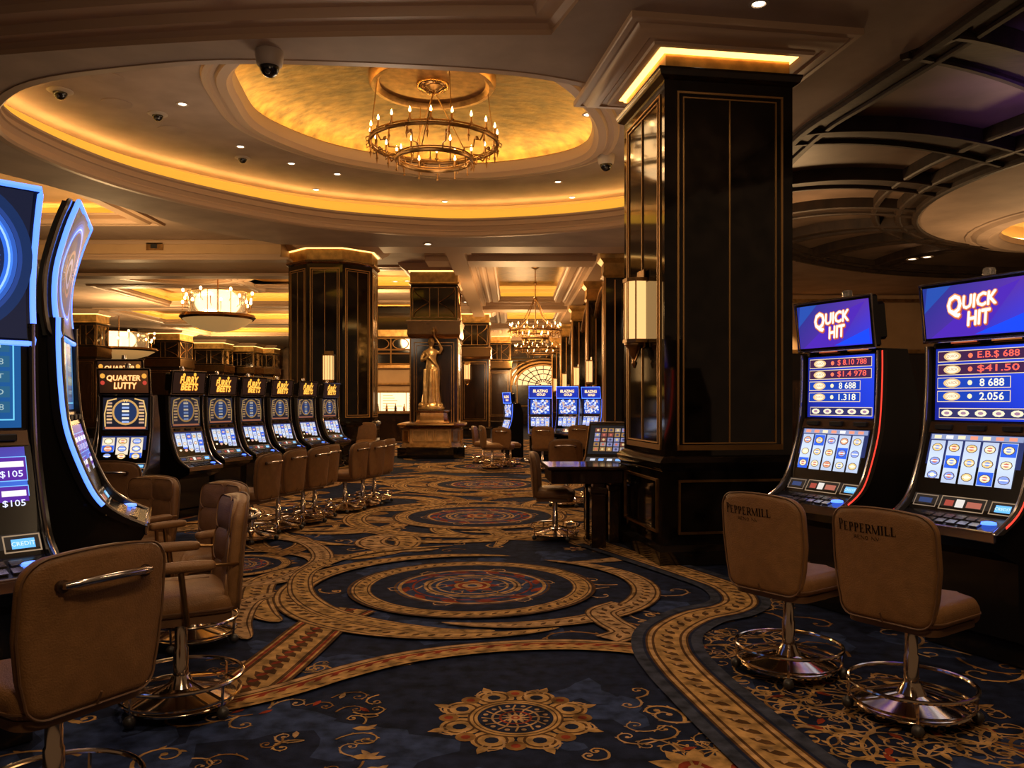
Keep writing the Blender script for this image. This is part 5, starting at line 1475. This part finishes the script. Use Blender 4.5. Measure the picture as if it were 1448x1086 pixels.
# round speaker covers flush in the tray
for (px, py, lb) in [(152,109,'near the left edge'),(165,146,'beside the left cameras'),(243,184,'left of the dome rim')]:
    x, y = cl(px, py, ZT); t = thing('speaker_cover', 'flat round speaker cover in the oval tray ' + lb, 'speaker', (x, y, ZT-.001), 0, 'flush speaker covers')
    mb = MB(); mb.lathe([(.20,0),(.20,-.008),(.17,-.012),(.0,-.012)], 28); mb.build('rim', 'plaster', t)

# ================================================================== LIGHTING
lamp('SPOT', 'tray_lamp', (-.6, 10.2, 5.55), 200, (1,.66,.34), r=.15, size=2.1, blend=.9)
lamp('SPOT', 'hall_lamp', (-.4, 15, 4.8), 260, (1,.62,.28), r=.15, size=2.2, blend=.9)
lamp('SPOT', 'hall_lamp', (-.6, 19.5, 4.8), 420, (1,.62,.26), r=.15, size=2.2, blend=.9)
lamp('SPOT', 'hall_lamp', (.4, 26, 5.2), 320, (1,.62,.26), r=.15, size=2.2, blend=.9)
lamp('SPOT', 'hall_lamp', (.6, 36, 5.2), 500, (1,.6,.25), r=.15, size=2.4, blend=.9)
lamp('SPOT', 'hall_lamp', (.6, 48, 5.2), 700, (1,.6,.25), r=.15, size=2.6, blend=.9)
lamp('SPOT', 'statue_fill', (-1.3, 19.6, 4.7), 560, (1,.62,.28), r=.05, rot=(math.radians(42),0,math.radians(18)), size=.7, blend=.7)  # added spot that brightens the statue, no fixture modelled
for (x, y, z, e) in [(-9,24.5,4.5,420),(-14,30,4.6,600),(-9,36,4.6,800),(-16,44,4.6,1000),(-8.2,16.2,4.5,170),(-11,14,4.5,120),(-4.5,27,4.7,380)]:
    lamp('POINT', 'gaming_floor_fill', (x, y, z-.6), e, (1,.62,.27), r=.35)  # unseen fill points added to brighten the left beam and ceilings
lamp('SPOT', 'stool_fill', (2.4, 2.6, 4.8), 130, (1,.68,.38), r=.15, rot=(math.radians(12),math.radians(12),0), size=1.9, blend=.9)  # stool spots are added fill, not fixtures of the room
lamp('SPOT', 'stool_fill', (-1.0, 2.4, 4.7), 130, (1,.68,.38), r=.15, rot=(math.radians(10),math.radians(-8),0), size=1.9, blend=.9)
lamp('SPOT', 'stool_fill', (-2.0, 6.2, 4.7), 110, (1,.68,.38), r=.15, size=1.9, blend=.9)
lamp('SPOT', 'purple_wash', (6.9, 8.3, 2.4), 420, (.42,.20,1), r=.3, rot=(math.radians(175),0,0), size=1.5, blend=1)
for (x, y) in ((6.6, 24.9), (8.4, 24.9), (10.4,24.9)): lamp('SPOT', 'wall_scallop', (x, y, 4.7), 600, (1,.66,.32), r=.03, size=1.3, blend=.6)
lamp('POINT', 'lounge_fill', (9.8, 15.2, 3.3), 160, (1,.6,.27), r=.3)  # added warm fill lighting the dark panelled dome from below
lamp('POINT', 'lounge_fill', (5.2, 14.5, 3.6), 130, (1,.6,.27), r=.3)
lamp('POINT', 'ceiling_fill', (2.6, 3.2, 3.4), 26, (1,.66,.38), r=.4)  # added soft fill points that lift the ceiling and tray, no fixtures
lamp('POINT', 'ceiling_fill', (-1.2, 4.6, 3.6), 30, (1,.66,.38), r=.4)
lamp('POINT', 'ceiling_fill', (-1.6, 10.2, 3.6), 75, (1,.74,.50), r=.5)
lamp('POINT', 'ceiling_fill', (-4.2, 11.5, 3.9), 35, (1,.74,.50), r=.5)
lamp('POINT', 'ceiling_fill', (1.2, 12.5, 3.9), 35, (1,.74,.50), r=.5)
lamp('SPOT', 'stool_fill', (.3, .6, 3.6), 120, (1,.68,.38), r=.2, rot=(math.radians(42),0,math.radians(-18)), size=1.5, blend=.9)  # added fill from the camera side for the stool backs
lamp('SPOT', 'stool_fill', (.2, .4, 3.6), 120, (1,.68,.38), r=.2, rot=(math.radians(42),0,math.radians(26)), size=1.5, blend=.9)
lamp('POINT', 'hall_fill_lamp', (-.2, 24, 3.6), 200, (1,.6,.26), r=.4)  # fill points added to brighten the hall, no fixtures here
lamp('POINT', 'hall_fill_lamp', (.4, 33, 3.6), 360, (1,.6,.26), r=.4)
lamp('POINT', 'hall_fill_lamp', (.4, 44, 3.6), 550, (1,.6,.26), r=.4)

w = bpy.data.worlds.new('world'); SC.world = w; w.use_nodes = True
w.node_tree.nodes['Background'].inputs[0].default_value = (.9, .52, .28, 1)
w.node_tree.nodes['Background'].inputs[1].default_value = .09

# ================================================================== CAMERA
cam = bpy.data.cameras.new('camera'); co = bpy.data.objects.new('camera', cam); COL.objects.link(co)
co.location = (0, 0, EYE); co.rotation_euler = (pi/2, 0, 0)
cam.sensor_width = 36; cam.lens = FPX/1448*36; cam.shift_y = 25/1448; cam.clip_start = .05; cam.clip_end = 200
SC.camera = co
SC.view_settings.view_transform = 'Standard'; SC.view_settings.look = 'None'
SC.view_settings.exposure = 0.0
SC.cycles.sample_clamp_indirect = 4; SC.cycles.max_bounces = 6; SC.cycles.diffuse_bounces = 3; SC.cycles.glossy_bounces = 4
SC.cycles.use_denoising = True
